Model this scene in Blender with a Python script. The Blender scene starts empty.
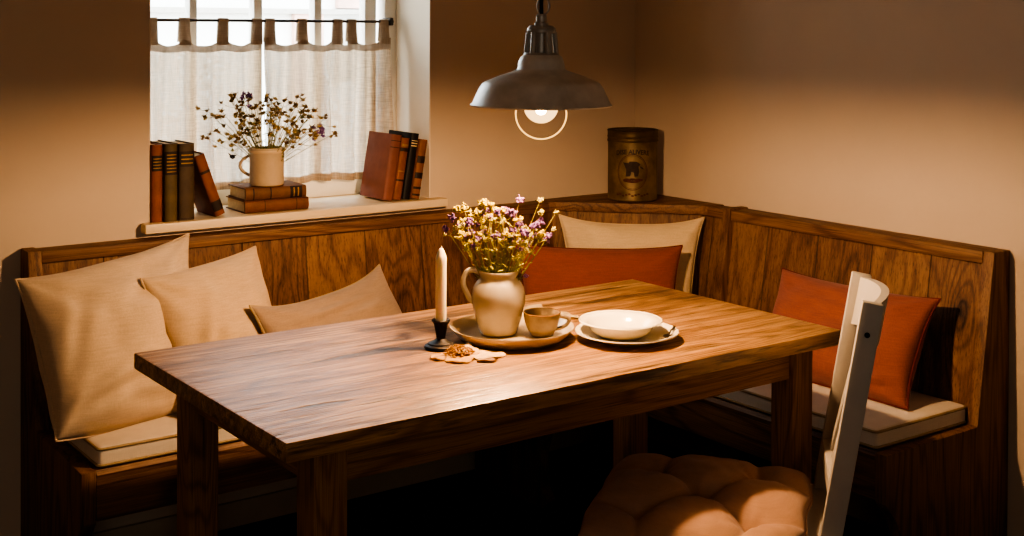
import bpy, bmesh, math, random
from mathutils import Vector, Matrix, noise
PI = math.pi
SC = bpy.context.scene
COL = SC.collection
random.seed(7)

# ------------------------------------------------------------------ mesh helpers
def add_box(bm, lo, hi, bev=0.0, seg=2, M=None):
    t = bmesh.new()
    bmesh.ops.create_cube(t, size=1.0)
    lo = Vector(lo); hi = Vector(hi); c = (lo + hi) / 2; d = hi - lo
    for v in t.verts: v.co = Vector((v.co.x * d.x, v.co.y * d.y, v.co.z * d.z)) + c
    if bev > 0: bmesh.ops.bevel(t, geom=list(t.edges), offset=bev, segments=seg, affect='EDGES', profile=.6)
    merge(bm, t, M)

def merge(bm, t, M=None):
    if M is not None: bmesh.ops.transform(t, matrix=M, verts=t.verts)
    t.normal_update()
    me = bpy.data.meshes.new('tmp'); t.to_mesh(me); t.free()
    bm.from_mesh(me); bpy.data.meshes.remove(me)

def add_lathe(bm, prof, center=(0, 0, 0), seg=48, M=None):
    t = bmesh.new(); rings = []
    for r, z in prof:
        if r < 1e-6: rings.append([t.verts.new((0, 0, z))])
        else: rings.append([t.verts.new((r * math.cos(2 * PI * i / seg), r * math.sin(2 * PI * i / seg), z)) for i in range(seg)])
    for a, b in zip(rings, rings[1:]):
        for i in range(seg):
            j = (i + 1) % seg
            if len(a) == 1 and len(b) == 1: continue
            if len(a) == 1: t.faces.new((a[0], b[j], b[i]))
            elif len(b) == 1: t.faces.new((a[i], a[j], b[0]))
            else: t.faces.new((a[i], a[j], b[j], b[i]))
    bmesh.ops.recalc_face_normals(t, faces=t.faces)
    bmesh.ops.translate(t, vec=Vector(center), verts=t.verts)
    merge(bm, t, M)

def add_tube(bm, pts, r, seg=8, closed=False, cap=True, flat=1.0):
    pts = [Vector(p) for p in pts]; n = len(pts)
    rad = r if isinstance(r, (list, tuple)) else [r] * n
    rings = []; up = None
    for i, p in enumerate(pts):
        a = pts[(i - 1) % n] if (closed or i > 0) else p
        b = pts[(i + 1) % n] if (closed or i < n - 1) else p
        t = (b - a)
        if t.length < 1e-9: t = Vector((0, 0, 1))
        t.normalize()
        if up is None:
            up = Vector((0, 0, 1)) if abs(t.z) < .9 else Vector((1, 0, 0))
        s = t.cross(up)
        if s.length < 1e-6: s = t.cross(Vector((0, 1, 0.3)))
        s.normalize(); up2 = s.cross(t).normalized(); up = up2
        rings.append([bm.verts.new(p + (s * math.cos(2 * PI * k / seg) + up2 * math.sin(2 * PI * k / seg) * flat) * rad[i]) for k in range(seg)])
    m = n if closed else n - 1
    for i in range(m):
        a = rings[i]; b = rings[(i + 1) % n]
        for k in range(seg):
            j = (k + 1) % seg
            bm.faces.new((a[k], a[j], b[j], b[k]))
    if cap and not closed:
        bm.faces.new(rings[0][::-1]); bm.faces.new(rings[-1])

def add_prism(bm, poly, axis, a, b, bev=0.0):
    """poly: list of 2D points, extruded along axis between a and b"""
    t = bmesh.new()
    def P(q, w):
        return {'x': (w, q[0], q[1]), 'y': (q[0], w, q[1]), 'z': (q[0], q[1], w)}[axis]
    A = [t.verts.new(P(q, a)) for q in poly]; B = [t.verts.new(P(q, b)) for q in poly]
    n = len(poly)
    t.faces.new(A); t.faces.new(B[::-1])
    for i in range(n): t.faces.new((A[i], B[i], B[(i + 1) % n], A[(i + 1) % n]))
    bmesh.ops.recalc_face_normals(t, faces=t.faces)
    if bev > 0: bmesh.ops.bevel(t, geom=list(t.edges), offset=bev, segments=2, affect='EDGES', profile=.6)
    merge(bm, t)

def add_ico(bm, c, r, sub=1, sq=(1, 1, 1), jit=0.0):
    t = bmesh.new(); bmesh.ops.create_icosphere(t, subdivisions=sub, radius=r)
    for v in t.verts:
        k = 1 + random.uniform(-jit, jit)
        v.co = Vector((v.co.x * sq[0] * k, v.co.y * sq[1] * k, v.co.z * sq[2] * k)) + Vector(c)
    merge(bm, t)

# ------------------------------------------------------------------ object helpers
def wloc(o):
    v = Vector((0, 0, 0))
    while o is not None: v += o.location; o = o.parent
    return v

def obj(name, bm, mat, parent=None, loc=None, smooth=True, angle=40):
    """bm holds world coordinates; the object's origin is put at loc (top-level) or kept at its parent's"""
    base = wloc(parent) if parent is not None else Vector(loc or (0, 0, 0))
    bmesh.ops.translate(bm, vec=-base, verts=bm.verts)
    me = bpy.data.meshes.new(name); bm.normal_update(); bm.to_mesh(me); bm.free()
    for m in (mat if isinstance(mat, (list, tuple)) else [mat]): me.materials.append(m)
    if smooth:
        me.polygons.foreach_set('use_smooth', [True] * len(me.polygons))
        me.set_sharp_from_angle(angle=math.radians(angle))
    o = bpy.data.objects.new(name, me); COL.objects.link(o)
    if parent is not None: o.parent = parent
    else: o.location = base
    return o

def tag(o, label, cat, group=None, kind=None):
    o['label'] = label; o['category'] = cat
    if group: o['group'] = group
    if kind: o['kind'] = kind
    return o

def thing(name, loc, label, cat, group=None):
    o = bpy.data.objects.new(name, None); COL.objects.link(o); o.location = loc
    o.empty_display_size = .05
    return tag(o, label, cat, group)

def struct(name, bm, mat, parent=None, **k):
    o = obj(name, bm, mat, parent, **k)
    if parent is None: o['kind'] = 'structure'
    return o

def NB(): return bmesh.new()
def boxo(name, lo, hi, mat, parent, bev=.002, **k):
    b = NB(); add_box(b, lo, hi, bev); return obj(name, b, mat, parent, **k)

# ------------------------------------------------------------------ materials
def new_mat(name):
    m = bpy.data.materials.new(name); m.use_nodes = True
    nt = m.node_tree; nt.nodes.clear()
    out = nt.nodes.new('ShaderNodeOutputMaterial')
    return m, nt, out
def N(nt, typ, **k):
    n = nt.nodes.new(typ)
    for a, b in k.items():
        if a == 'inp':
            for s, v in b.items(): n.inputs[s].default_value = v
        else: setattr(n, a, b)
    return n
def L(nt, a, b): nt.links.new(a, b)
def rgb(h):
    """sRGB hex to linear"""
    c = [int(h[i:i + 2], 16) / 255 for i in (0, 2, 4)]
    return tuple(x / 12.92 if x <= .04045 else ((x + .055) / 1.055) ** 2.4 for x in c) + (1,)
def ramp(nt, stops):
    r = N(nt, 'ShaderNodeValToRGB'); e = r.color_ramp.elements
    while len(e) < len(stops): e.new(.5)
    for i, (p, c) in enumerate(stops): e[i].position = p; e[i].color = c
    return r
def mth(nt, op, a, b=None, c=None):
    n = N(nt, 'ShaderNodeMath', operation=op)
    for i, v in enumerate((a, b, c)):
        if v is None: continue
        if isinstance(v, (int, float)): n.inputs[i].default_value = v
        else: L(nt, v, n.inputs[i])
    return n.outputs[0]

def wood(name, axis, dark, mid, light, rough=.55, plank=None, plank_axis='x', contour=9.0, bump=.35, across=9.0, seam=True, spec=.35, streak=.62, cw=.2, cracks=0.0, al=1.0, knots=0.0, fine=1.0):
    m, nt, out = new_mat(name)
    bs = N(nt, 'ShaderNodeBsdfPrincipled')
    tc = N(nt, 'ShaderNodeTexCoord'); vec = tc.outputs['Object']
    seamfac = None
    if plank:
        sp = N(nt, 'ShaderNodeSeparateXYZ'); L(nt, vec, sp.inputs[0])
        q = mth(nt, 'DIVIDE', sp.outputs[plank_axis.upper()], plank)
        fl = mth(nt, 'FLOOR', q)
        wn = N(nt, 'ShaderNodeTexWhiteNoise', noise_dimensions='1D'); L(nt, fl, wn.inputs['W'])
        off = N(nt, 'ShaderNodeVectorMath', operation='SCALE'); L(nt, wn.outputs['Color'], off.inputs[0]); off.inputs['Scale'].default_value = 7.0
        ad = N(nt, 'ShaderNodeVectorMath', operation='ADD'); L(nt, vec, ad.inputs[0]); L(nt, off.outputs[0], ad.inputs[1])
        vec = ad.outputs[0]
        fr = mth(nt, 'FRACT', q)
        dd = mth(nt, 'ABSOLUTE', mth(nt, 'SUBTRACT', fr, .5))
        seamfac = mth(nt, 'MULTIPLY', mth(nt, 'SUBTRACT', dd, .5 - .0025 / plank), plank / .0025)
        seamfac = N(nt, 'ShaderNodeClamp'); 
        L(nt, mth(nt, 'MULTIPLY', mth(nt, 'SUBTRACT', dd, .5 - .0025 / plank), plank / .0025), seamfac.inputs[0])
        seamfac = seamfac.outputs[0]
    def scaled(al, ac):
        s = [ac, ac, ac]; s['xyz'.index(axis)] = al
        mp = N(nt, 'ShaderNodeMapping'); mp.inputs['Scale'].default_value = s; L(nt, vec, mp.inputs['Vector']); return mp.outputs[0]
    n1 = N(nt, 'ShaderNodeTexNoise', inp={'Scale': 1.0, 'Detail': 2.0, 'Roughness': .45, 'Distortion': .25}); L(nt, scaled(across * .11, across), n1.inputs['Vector'])
    base = n1.outputs[0]
    if knots:
        vo = N(nt, 'ShaderNodeTexVoronoi', feature='F1', inp={'Scale': 1.0, 'Randomness': 1.0}); L(nt, scaled(across * .3, across * .75), vo.inputs['Vector'])
        kn = mth(nt, 'POWER', mth(nt, 'MAXIMUM', mth(nt, 'SUBTRACT', 1.0, mth(nt, 'MULTIPLY', vo.outputs['Distance'], 2.6)), 0.0), 1.5)
        base = mth(nt, 'ADD', base, mth(nt, 'MULTIPLY', kn, knots))
    con = mth(nt, 'SINE', mth(nt, 'MULTIPLY', base, contour * 2.4 * 6.283))
    con = mth(nt, 'MULTIPLY_ADD', con, .5, .5)
    con = mth(nt, 'POWER', con, 3.5)
    n2 = N(nt, 'ShaderNodeTexNoise', inp={'Scale': 1.0, 'Detail': 5.0, 'Roughness': .65}); L(nt, scaled(across * .35 * al, across * 26 * fine), n2.inputs['Vector'])
    n3 = N(nt, 'ShaderNodeTexNoise', inp={'Scale': 1.0, 'Detail': 3.0, 'Roughness': .6}); L(nt, scaled(across * .8 * al, across * 62 * fine), n3.inputs['Vector'])
    n4 = N(nt, 'ShaderNodeTexNoise', inp={'Scale': 1.0, 'Detail': 2.0}); L(nt, scaled(across * .15, across * .7), n4.inputs['Vector'])
    f = mth(nt, 'ADD', mth(nt, 'MULTIPLY', con, cw), mth(nt, 'MULTIPLY', n2.outputs[0], streak))
    f = mth(nt, 'ADD', f, mth(nt, 'MULTIPLY', mth(nt, 'SUBTRACT', n4.outputs[0], .5), .28))
    if knots: f = mth(nt, 'ADD', f, mth(nt, 'MULTIPLY', mth(nt, 'POWER', kn, 3.0), .5))
    if plank: f = mth(nt, 'ADD', f, mth(nt, 'MULTIPLY', mth(nt, 'SUBTRACT', wn.outputs['Value'], .5), .16))
    r = ramp(nt, [(.18, light), (.45, mid), (.78, dark)]); L(nt, f, r.inputs[0])
    pore = ramp(nt, [(.34, (.25, .25, .25, 1)), (.46, (1, 1, 1, 1))]); L(nt, n3.outputs[0], pore.inputs[0])
    mx = N(nt, 'ShaderNodeMix', data_type='RGBA', blend_type='MULTIPLY'); mx.inputs[0].default_value = .75
    L(nt, r.outputs[0], mx.inputs[6]); L(nt, pore.outputs[0], mx.inputs[7]); colr = mx.outputs[2]
    crk = None
    if cracks:
        n5 = N(nt, 'ShaderNodeTexNoise', inp={'Scale': 1.0, 'Detail': 4.0, 'Roughness': .6, 'Distortion': .3}); L(nt, scaled(1.7, 19), n5.inputs['Vector'])
        n6 = N(nt, 'ShaderNodeTexNoise', inp={'Scale': 1.0, 'Detail': 2.0}); L(nt, scaled(2.2, 6), n6.inputs['Vector'])
        cr = ramp(nt, [(.585, (0, 0, 0, 1)), (.64, (1, 1, 1, 1))]); L(nt, mth(nt, 'ADD', n5.outputs[0], mth(nt, 'MULTIPLY', mth(nt, 'SUBTRACT', n6.outputs[0], .5), .22)), cr.inputs[0]); crk = cr.outputs[0]
        m3 = N(nt, 'ShaderNodeMix', data_type='RGBA'); L(nt, mth(nt, 'MULTIPLY', crk, cracks), m3.inputs[0]); L(nt, colr, m3.inputs[6]); m3.inputs[7].default_value = (.05, .026, .012, 1); colr = m3.outputs[2]
    if seamfac is not None and seam:
        m2 = N(nt, 'ShaderNodeMix', data_type='RGBA'); L(nt, mth(nt, 'MULTIPLY', seamfac, .85), m2.inputs[0]); L(nt, colr, m2.inputs[6]); m2.inputs[7].default_value = (.012, .007, .004, 1); colr = m2.outputs[2]
    L(nt, colr, bs.inputs['Base Color'])
    bs.inputs['Specular IOR Level'].default_value = spec
    rr = mth(nt, 'MULTIPLY_ADD', n2.outputs[0], .25, rough - .12); L(nt, rr, bs.inputs['Roughness'])
    h = mth(nt, 'SUBTRACT', mth(nt, 'MULTIPLY', n3.outputs[0], .5), mth(nt, 'MULTIPLY', f, .5))
    if seamfac is not None and seam: h = mth(nt, 'SUBTRACT', h, mth(nt, 'MULTIPLY', seamfac, 1.5))
    if crk is not None: h = mth(nt, 'SUBTRACT', h, mth(nt, 'MULTIPLY', crk, .5))
    bp = N(nt, 'ShaderNodeBump', inp={'Strength': bump, 'Distance': .004}); L(nt, h, bp.inputs['Height']); L(nt, bp.outputs[0], bs.inputs['Normal'])
    L(nt, bs.outputs[0], out.inputs[0])
    return m

def simple(name, col, rough=.5, metal=0.0, var=.12, nscale=30, bump=.0, spec=.4, sub=0.0, coat=0.0, bscale=None, col2=None):
    m, nt, out = new_mat(name)
    bs = N(nt, 'ShaderNodeBsdfPrincipled'); bs.inputs['Roughness'].default_value = rough; bs.inputs['Metallic'].default_value = metal
    bs.inputs['Specular IOR Level'].default_value = spec; bs.inputs['Coat Weight'].default_value = coat
    tc = N(nt, 'ShaderNodeTexCoord')
    n = N(nt, 'ShaderNodeTexNoise', inp={'Scale': nscale, 'Detail': 5.0, 'Roughness': .6}); L(nt, tc.outputs['Object'], n.inputs['Vector'])
    c = Vector(col[:3])
    lo = tuple(c * (1 - var)) + (1,) if col2 is None else col2; hi = tuple(c * (1 + var)) + (1,)
    r = ramp(nt, [(.3, lo), (.7, hi)]); L(nt, n.outputs[0], r.inputs[0]); L(nt, r.outputs[0], bs.inputs['Base Color'])
    if sub: bs.inputs['Subsurface Weight'].default_value = sub; bs.inputs['Subsurface Radius'].default_value = (.01, .006, .003)
    if bump:
        nb = N(nt, 'ShaderNodeTexNoise', inp={'Scale': bscale or nscale * 2, 'Detail': 4.0}); L(nt, tc.outputs['Object'], nb.inputs['Vector'])
        b = N(nt, 'ShaderNodeBump', inp={'Strength': bump, 'Distance': .003}); L(nt, nb.outputs[0], b.inputs['Height']); L(nt, b.outputs[0], bs.inputs['Normal'])
    L(nt, bs.outputs[0], out.inputs[0]); return m

def fabric(name, col, weave=900, bump=.25, var=.12, trans=0.0, alpha=0.0, rough=.9):
    m, nt, out = new_mat(name)
    tc = N(nt, 'ShaderNodeTexCoord')
    def st(sx, sy, sz):
        mp = N(nt, 'ShaderNodeMapping'); mp.inputs['Scale'].default_value = (sx, sy, sz); L(nt, tc.outputs['Object'], mp.inputs['Vector'])
        n = N(nt, 'ShaderNodeTexNoise', inp={'Scale': 1.0, 'Detail': 2.0}); L(nt, mp.outputs[0], n.inputs['Vector']); return n.outputs[0]
    a = st(weave, weave, weave * .06); b = st(weave * .06, weave * .06, weave)
    w = mth(nt, 'MULTIPLY', mth(nt, 'ADD', a, b), .5)
    big = N(nt, 'ShaderNodeTexNoise', inp={'Scale': 6.0, 'Detail': 3.0}); L(nt, tc.outputs['Object'], big.inputs['Vector'])
    f = mth(nt, 'ADD', mth(nt, 'MULTIPLY', w, .75), mth(nt, 'MULTIPLY', big.outputs[0], .25))
    c = Vector(col[:3]); lo = tuple(c * (1 - var * 2)) + (1,); hi = tuple(c * (1 + var * 1.5)) + (1,)
    r = ramp(nt, [(.35, lo), (.65, hi)]); L(nt, f, r.inputs[0])
    bpn = N(nt, 'ShaderNodeBump', inp={'Strength': bump, 'Distance': .0015}); L(nt, w, bpn.inputs['Height'])
    if trans == 0:
        bs = N(nt, 'ShaderNodeBsdfPrincipled'); bs.inputs['Roughness'].default_value = rough; bs.inputs['Specular IOR Level'].default_value = .15
        bs.inputs['Sheen Weight'].default_value = .15; bs.inputs['Sheen Roughness'].default_value = .5
        L(nt, r.outputs[0], bs.inputs['Base Color']); L(nt, bpn.outputs[0], bs.inputs['Normal']); L(nt, bs.outputs[0], out.inputs[0])
    else:
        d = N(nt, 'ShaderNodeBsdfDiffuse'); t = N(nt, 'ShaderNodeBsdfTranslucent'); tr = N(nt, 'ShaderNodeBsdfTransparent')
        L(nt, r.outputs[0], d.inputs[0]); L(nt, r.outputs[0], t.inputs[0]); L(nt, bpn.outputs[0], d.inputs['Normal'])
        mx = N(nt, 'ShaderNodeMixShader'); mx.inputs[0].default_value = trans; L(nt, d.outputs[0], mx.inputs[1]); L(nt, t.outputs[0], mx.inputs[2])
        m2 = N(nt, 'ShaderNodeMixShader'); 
        sv = st(34, 2, .8); mps = ramp(nt, [(.36, (.55, .55, .55, 1)), (.6, (1, 1, 1, 1))]); L(nt, sv, mps.inputs[0])  # vertical streaks painted into the translucent colour imitate shading of the folds
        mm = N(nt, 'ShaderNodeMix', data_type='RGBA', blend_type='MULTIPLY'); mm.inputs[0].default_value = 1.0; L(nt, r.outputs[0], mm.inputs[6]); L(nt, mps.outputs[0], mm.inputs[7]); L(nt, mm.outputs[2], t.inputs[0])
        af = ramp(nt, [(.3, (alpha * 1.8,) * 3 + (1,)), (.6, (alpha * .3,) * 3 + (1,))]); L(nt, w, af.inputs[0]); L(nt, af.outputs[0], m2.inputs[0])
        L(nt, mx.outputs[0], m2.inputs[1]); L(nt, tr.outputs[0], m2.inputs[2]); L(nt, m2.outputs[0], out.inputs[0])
    return m

def emis(name, col, s, trans=0.0):
    m, nt, out = new_mat(name)
    e = N(nt, 'ShaderNodeEmission', inp={'Color': col, 'Strength': s})
    if trans:
        t = N(nt, 'ShaderNodeBsdfTransparent'); mx = N(nt, 'ShaderNodeMixShader'); mx.inputs[0].default_value = trans
        L(nt, e.outputs[0], mx.inputs[1]); L(nt, t.outputs[0], mx.inputs[2]); L(nt, mx.outputs[0], out.inputs[0])
    else: L(nt, e.outputs[0], out.inputs[0])
    return m

D, MI, LI = rgb('2a160a'), rgb('6b4424'), rgb('96653a')
BD, BM_, BL = rgb('28180c'), rgb('6a4933'), rgb('8f6b4a')
W_back = wood('oak_boards_back', 'z', BD, BM_, BL, plank=.19, plank_axis='x', contour=5.0, across=6.0, bump=.5, rough=.5, knots=.28, cw=.18)
W_side = wood('oak_boards_side', 'z', BD, BM_, BL, plank=.19, plank_axis='y', contour=5.0, across=6.0, bump=.5, rough=.5, knots=.28, cw=.18)
W_diag = wood('oak_boards_corner', 'z', BD, BM_, BL, contour=5.0, across=6.0, bump=.5, rough=.5, knots=.28, cw=.18)
W_x = wood('oak_rail_x', 'x', BD, BM_, BL, contour=4.0, across=9.0, bump=.35, rough=.5)
W_y = wood('oak_rail_y', 'y', BD, BM_, BL, contour=4.0, across=9.0, bump=.35, rough=.5)
W_z = wood('oak_post_z', 'z', BD, BM_, BL, contour=4.0, across=9.0, bump=.35, rough=.55)
W_top = wood('weathered_oak_top', 'x', rgb('38241a'), rgb('8f673f'), rgb('c69a66'), plank=.23, plank_axis='y', contour=6.0, across=7.0, bump=1.0, rough=.38, seam=False, spec=1.0, streak=.8, cw=.16, cracks=.85, al=2.0, knots=.15, fine=.36)
W_tx = wood('oak_apron_x', 'x', rgb('40281a'), rgb('8a6240'), rgb('a87f55'), contour=7.0, across=9.0, bump=.4)
W_ty = wood('oak_apron_y', 'y', rgb('40281a'), rgb('8a6240'), rgb('a87f55'), contour=7.0, across=9.0, bump=.4)
W_tz = wood('oak_leg_z', 'z', rgb('40281a'), rgb('8a6240'), rgb('a87f55'), contour=7.0, across=10.0, bump=.4)
M_wall = simple('warm_plaster', rgb('cab8a2'), rough=.92, var=.03, nscale=3, bump=.12, bscale=60, spec=.15)
M_reveal = simple('pale_plaster', rgb('dccdb8'), rough=.85, var=.03, nscale=4, bump=.08, bscale=50, spec=.2)
M_base = simple('painted_skirting', rgb('b9a68c'), rough=.7, var=.04, spec=.2)
M_sill = simple('cream_paint', rgb('dec9a8'), rough=.45, var=.03, nscale=8)
M_ceil = simple('ceiling_plaster', rgb('c8b498'), rough=.95, var=.02)
M_floor = wood('dark_floorboards', 'x', rgb('120b07'), rgb('2a1a10'), rgb('3a2617'), plank=.16, plank_axis='y', contour=4, across=6, rough=.6)
M_frame = simple('window_paint', rgb('e9e4da'), rough=.45, var=.03)
M_rod = simple('curtain_rod_iron', rgb('4a443e'), rough=.4, metal=.7)
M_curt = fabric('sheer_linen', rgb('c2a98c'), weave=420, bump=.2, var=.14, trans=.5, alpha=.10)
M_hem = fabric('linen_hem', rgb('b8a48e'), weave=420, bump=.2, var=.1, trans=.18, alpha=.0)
M_bei1 = fabric('oatmeal_linen', rgb('cbb396'), weave=420, var=.07)
M_bei2 = fabric('sand_linen', rgb('c8ad8c'), weave=420, var=.07)
M_bei3 = fabric('camel_linen', rgb('9c8672'), weave=420, var=.07)
M_crm = fabric('cream_linen', rgb('d6bf9c'), weave=420, var=.06)
M_rust = fabric('rust_linen', rgb('90564a'), weave=420, var=.09)
M_rust2 = fabric('brick_linen', rgb('884e42'), weave=420, var=.09)
M_pipe = simple('dark_piping', rgb('a8926f'), rough=.9)
M_rpipe = simple('rust_piping', rgb('6e2c1a'), rough=.9)
M_seat = fabric('seat_pad_cotton', rgb('d8cab6'), weave=600, bump=.12, var=.04)
M_tuft = fabric('tan_cotton', rgb('ae8a72'), weave=500, bump=.18, var=.05)
M_steel = simple('brushed_grey_metal', rgb('d0ccc4'), rough=.38, metal=.25, var=.18, nscale=18, bump=.05, bscale=80)
M_steel_d = simple('dark_metal', rgb('a8a298'), rough=.4, metal=.3, var=.15, nscale=25)
M_inner = simple('shade_lining', rgb('cfc4b0'), rough=.5, var=.03)
M_cable = simple('black_cable', rgb('14110f'), rough=.6)
M_iron = simple('cast_iron', rgb('2a2624'), rough=.5, metal=.6, var=.2)
M_wax = simple('ivory_wax', rgb('f0dfbd'), rough=.5, var=.02, sub=.5)
M_wick = simple('wick', rgb('d8c8a8'), rough=.9)
M_stone = simple('salt_glaze', rgb('a09480'), rough=.25, var=.1, nscale=22, bump=.06, bscale=40, spec=.5, coat=.25)
M_tray = simple('stoneware_dish', rgb('baa88c'), rough=.3, var=.07, nscale=18, bump=.05, spec=.5, coat=.15)
M_cup = simple('speckled_cup', rgb('83725c'), rough=.32, var=.16, nscale=50, bump=.05, spec=.5, coat=.1)
M_rim = simple('brown_glaze', rgb('7a5a38'), rough=.4)
M_mug = simple('tan_stoneware', rgb('b9a58a'), rough=.5, var=.07, nscale=30, bump=.05)
M_mugrim = simple('pale_glaze_band', rgb('cdb694'), rough=.45, var=.05)
M_china = simple('cream_china', rgb('eee2c8'), rough=.18, var=.02, spec=.6, coat=.3)
M_spoon = simple('tarnished_silver', rgb('8a8176'), rough=.3, metal=1.0)
M_white = simple('chipped_white_paint', rgb('b8b0a4'), rough=.5, var=.05, nscale=12, bump=.05)
M_hole = simple('dark_screw', rgb('0c0a09'), rough=.7)
M_tin = simple('rusty_tin', rgb('6e5c40'), rough=.5, metal=.25, var=.35, nscale=14, bump=.08, col2=rgb('4a3a20'))
M_tinb = simple('rusty_tin_rim', rgb('564428'), rough=.5, metal=.4, var=.35, nscale=20)
M_tinp = simple('worn_dark_print', rgb('33241a'), rough=.7, var=.4, nscale=60)
M_tinr = simple('worn_brown_print', rgb('4a2418'), rough=.7, var=.4, nscale=60)
M_gold = simple('faded_gilt', rgb('8a6c3c'), rough=.5, metal=.3, var=.3, nscale=80)
M_dark = simple('dark_leather_label', rgb('241610'), rough=.6)
M_page = simple('aged_paper', rgb('c9b590'), rough=.9, var=.12, nscale=90)
def leather(n, c, v=.22): return simple(n, rgb(c), rough=.55, var=v, nscale=26, bump=.12, bscale=140, spec=.3)
M_stem = simple('dry_stem', rgb('8a8458'), rough=.8, var=.2)
M_stem2 = simple('olive_stem', rgb('7a7434'), rough=.8, var=.2)
M_seed = simple('brown_seed_head', rgb('7d6540'), rough=.9, var=.35, nscale=120)
M_tanseed = simple('straw_seed_head', rgb('a89260'), rough=.9, var=.3, nscale=120)
M_purp = simple('mauve_petal', rgb('74507e'), rough=.8, var=.3, nscale=120)
M_lilac = simple('lilac_petal', rgb('8c6a96'), rough=.8, var=.3, nscale=120)
M_yel = simple('yellow_petal', rgb('a89628'), rough=.8, var=.25, nscale=120)
M_pale = simple('straw_petal', rgb('a29a5c'), rough=.8, var=.2, nscale=120)
M_leaf = simple('olive_leaf', rgb('86823a'), rough=.8, var=.3, nscale=60)
M_slice = simple('dried_slice', rgb('b98f58'), rough=.8, var=.25, nscale=70, bump=.2)
M_slice2 = simple('pale_dried_slice', rgb('d2b184'), rough=.8, var=.15, nscale=70, bump=.2)
M_crumb = simple('amber_petals', rgb('9a7038'), rough=.8, var=.4, nscale=160)
M_nap = fabric('napkin_linen', rgb('dcc8a0'), weave=500, var=.05)

# ------------------------------------------------------------------ camera
cx, cy, cz, yaw, pitch, roll, F, SY = -2.92930129, -3.31826912, 1.41980884, .62758861, -.01272441, .0044749, 1284.23474, -224.27218
s_, c_ = math.sin(yaw), math.cos(yaw)
r_ = Vector((c_, -s_, 0)); fw = Vector((s_, c_, 0)); up = Vector((0, 0, 1))
fw2 = fw * math.cos(pitch) + up * math.sin(pitch); up2 = up * math.cos(pitch) - fw * math.sin(pitch)
r3 = r_ * math.cos(roll) + up2 * math.sin(roll); up3 = up2 * math.cos(roll) - r_ * math.sin(roll)
cam = bpy.data.cameras.new('camera'); cam.sensor_width = 36; cam.lens = F * 36 / 1024; cam.shift_y = SY / 1024
cam.clip_start = .05
co = bpy.data.objects.new('camera', cam); COL.objects.link(co)
co.matrix_world = Matrix(((r3.x, up3.x, -fw2.x, cx), (r3.y, up3.y, -fw2.y, cy), (r3.z, up3.z, -fw2.z, cz), (0, 0, 0, 1)))
SC.camera = co

# ------------------------------------------------------------------ room shell
FZ = .035                                  # floor level
XL, XR, ZB, ZT = -1.71, -.828, .898, 1.95  # window opening
T = .30
b = NB(); add_box(b, (-4.2, -4.8, FZ - .1), (.2, .3, FZ)); struct('floor', b, M_floor)
b = NB(); add_box(b, (-4.2, -4.8, 2.5), (.2, .3, 2.6)); struct('ceiling', b, M_ceil)
b = NB()
add_box(b, (-4.2, 0, FZ), (XL, T, 2.5)); add_box(b, (XR, 0, FZ), (.2, T, 2.5))
add_box(b, (XL, 0, FZ), (XR, T, ZB - .026)); add_box(b, (XL, 0, ZT), (XR, T, 2.5)); struct('wall_back', b, M_wall)
b = NB(); add_box(b, (0, -4.8, FZ), (.2, 0, 2.5)); struct('wall_right', b, M_wall)
b = NB(); add_box(b, (-4.4, -4.8, FZ), (-4.2, .3, 2.5)); struct('wall_left', b, M_wall)
b = NB(); add_box(b, (-4.4, -5.0, FZ), (.2, -4.8, 2.5)); struct('wall_front', b, M_wall)
b = NB(); add_box(b, (-4.2, -.014, FZ), (0, 0, .105), .003); struct('baseboard_back', b, M_base)
b = NB(); add_box(b, (-.014, -4.8, FZ), (0, -.014, .105), .003); struct('baseboard_right', b, M_base)

# window
win = bpy.data.objects.new('window_1', None); COL.objects.link(win); win.location = (-1.27, .2, ZB); win['kind'] = 'structure'
b = NB()
add_box(b, (XL, .0005, ZB), (XL + .004, .2, ZT)); add_box(b, (XR - .004, .0005, ZB), (XR, .2, ZT)); add_box(b, (XL, .0005, ZT - .004), (XR, .2, ZT))
obj('window_reveal', b, M_reveal, win)
b = NB(); add_box(b, (XL - .024, -.04, ZB - .026), (XR + .040, 0, ZB), .006); add_box(b, (XL, -.008, ZB - .026), (XR, .21, ZB), .0)
obj('window_sill', b, M_sill, win)
b = NB()
add_box(b, (XL, .2, ZB), (XL + .05, .26, ZT), .004); add_box(b, (XR - .045, .2, ZB), (XR, .26, ZT), .004)
add_box(b, (XL, .202, ZB), (XR, .26, ZB + .06), .004); add_box(b, (XL, .2, ZT - .06), (XR, .26, ZT), .004)
obj('window_frame', b, M_frame, win)
for x, w in ((-1.5015, .024), (-1.300, .028), (-1.1015, .026), (-.918, .042)):
    b = NB(); add_box(b, (x - w / 2, .212, ZB + .055), (x + w / 2, .25, ZT - .055), .004); obj('glazing_bar', b, M_frame, win)
m, nt, out = new_mat('window_glass')
g = N(nt, 'ShaderNodeBsdfGlossy'); g.inputs['Roughness'].default_value = .02
t = N(nt, 'ShaderNodeBsdfTransparent'); t.inputs[0].default_value = (.95, .97, .97, 1)
mx = N(nt, 'ShaderNodeMixShader'); mx.inputs[0].default_value = .05; L(nt, t.outputs[0], mx.inputs[1]); L(nt, g.outputs[0], mx.inputs[2]); L(nt, mx.outputs[0], out.inputs[0])
M_glass = m
for x0, x1 in ((-1.66, -1.5135), (-1.4895, -1.314), (-1.286, -1.1145), (-1.0885, -.939)):
    b = NB(); add_box(b, (x0, .229, ZB + .06), (x1, .232, ZT - .06)); obj('window_pane', b, M_glass, win)

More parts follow.
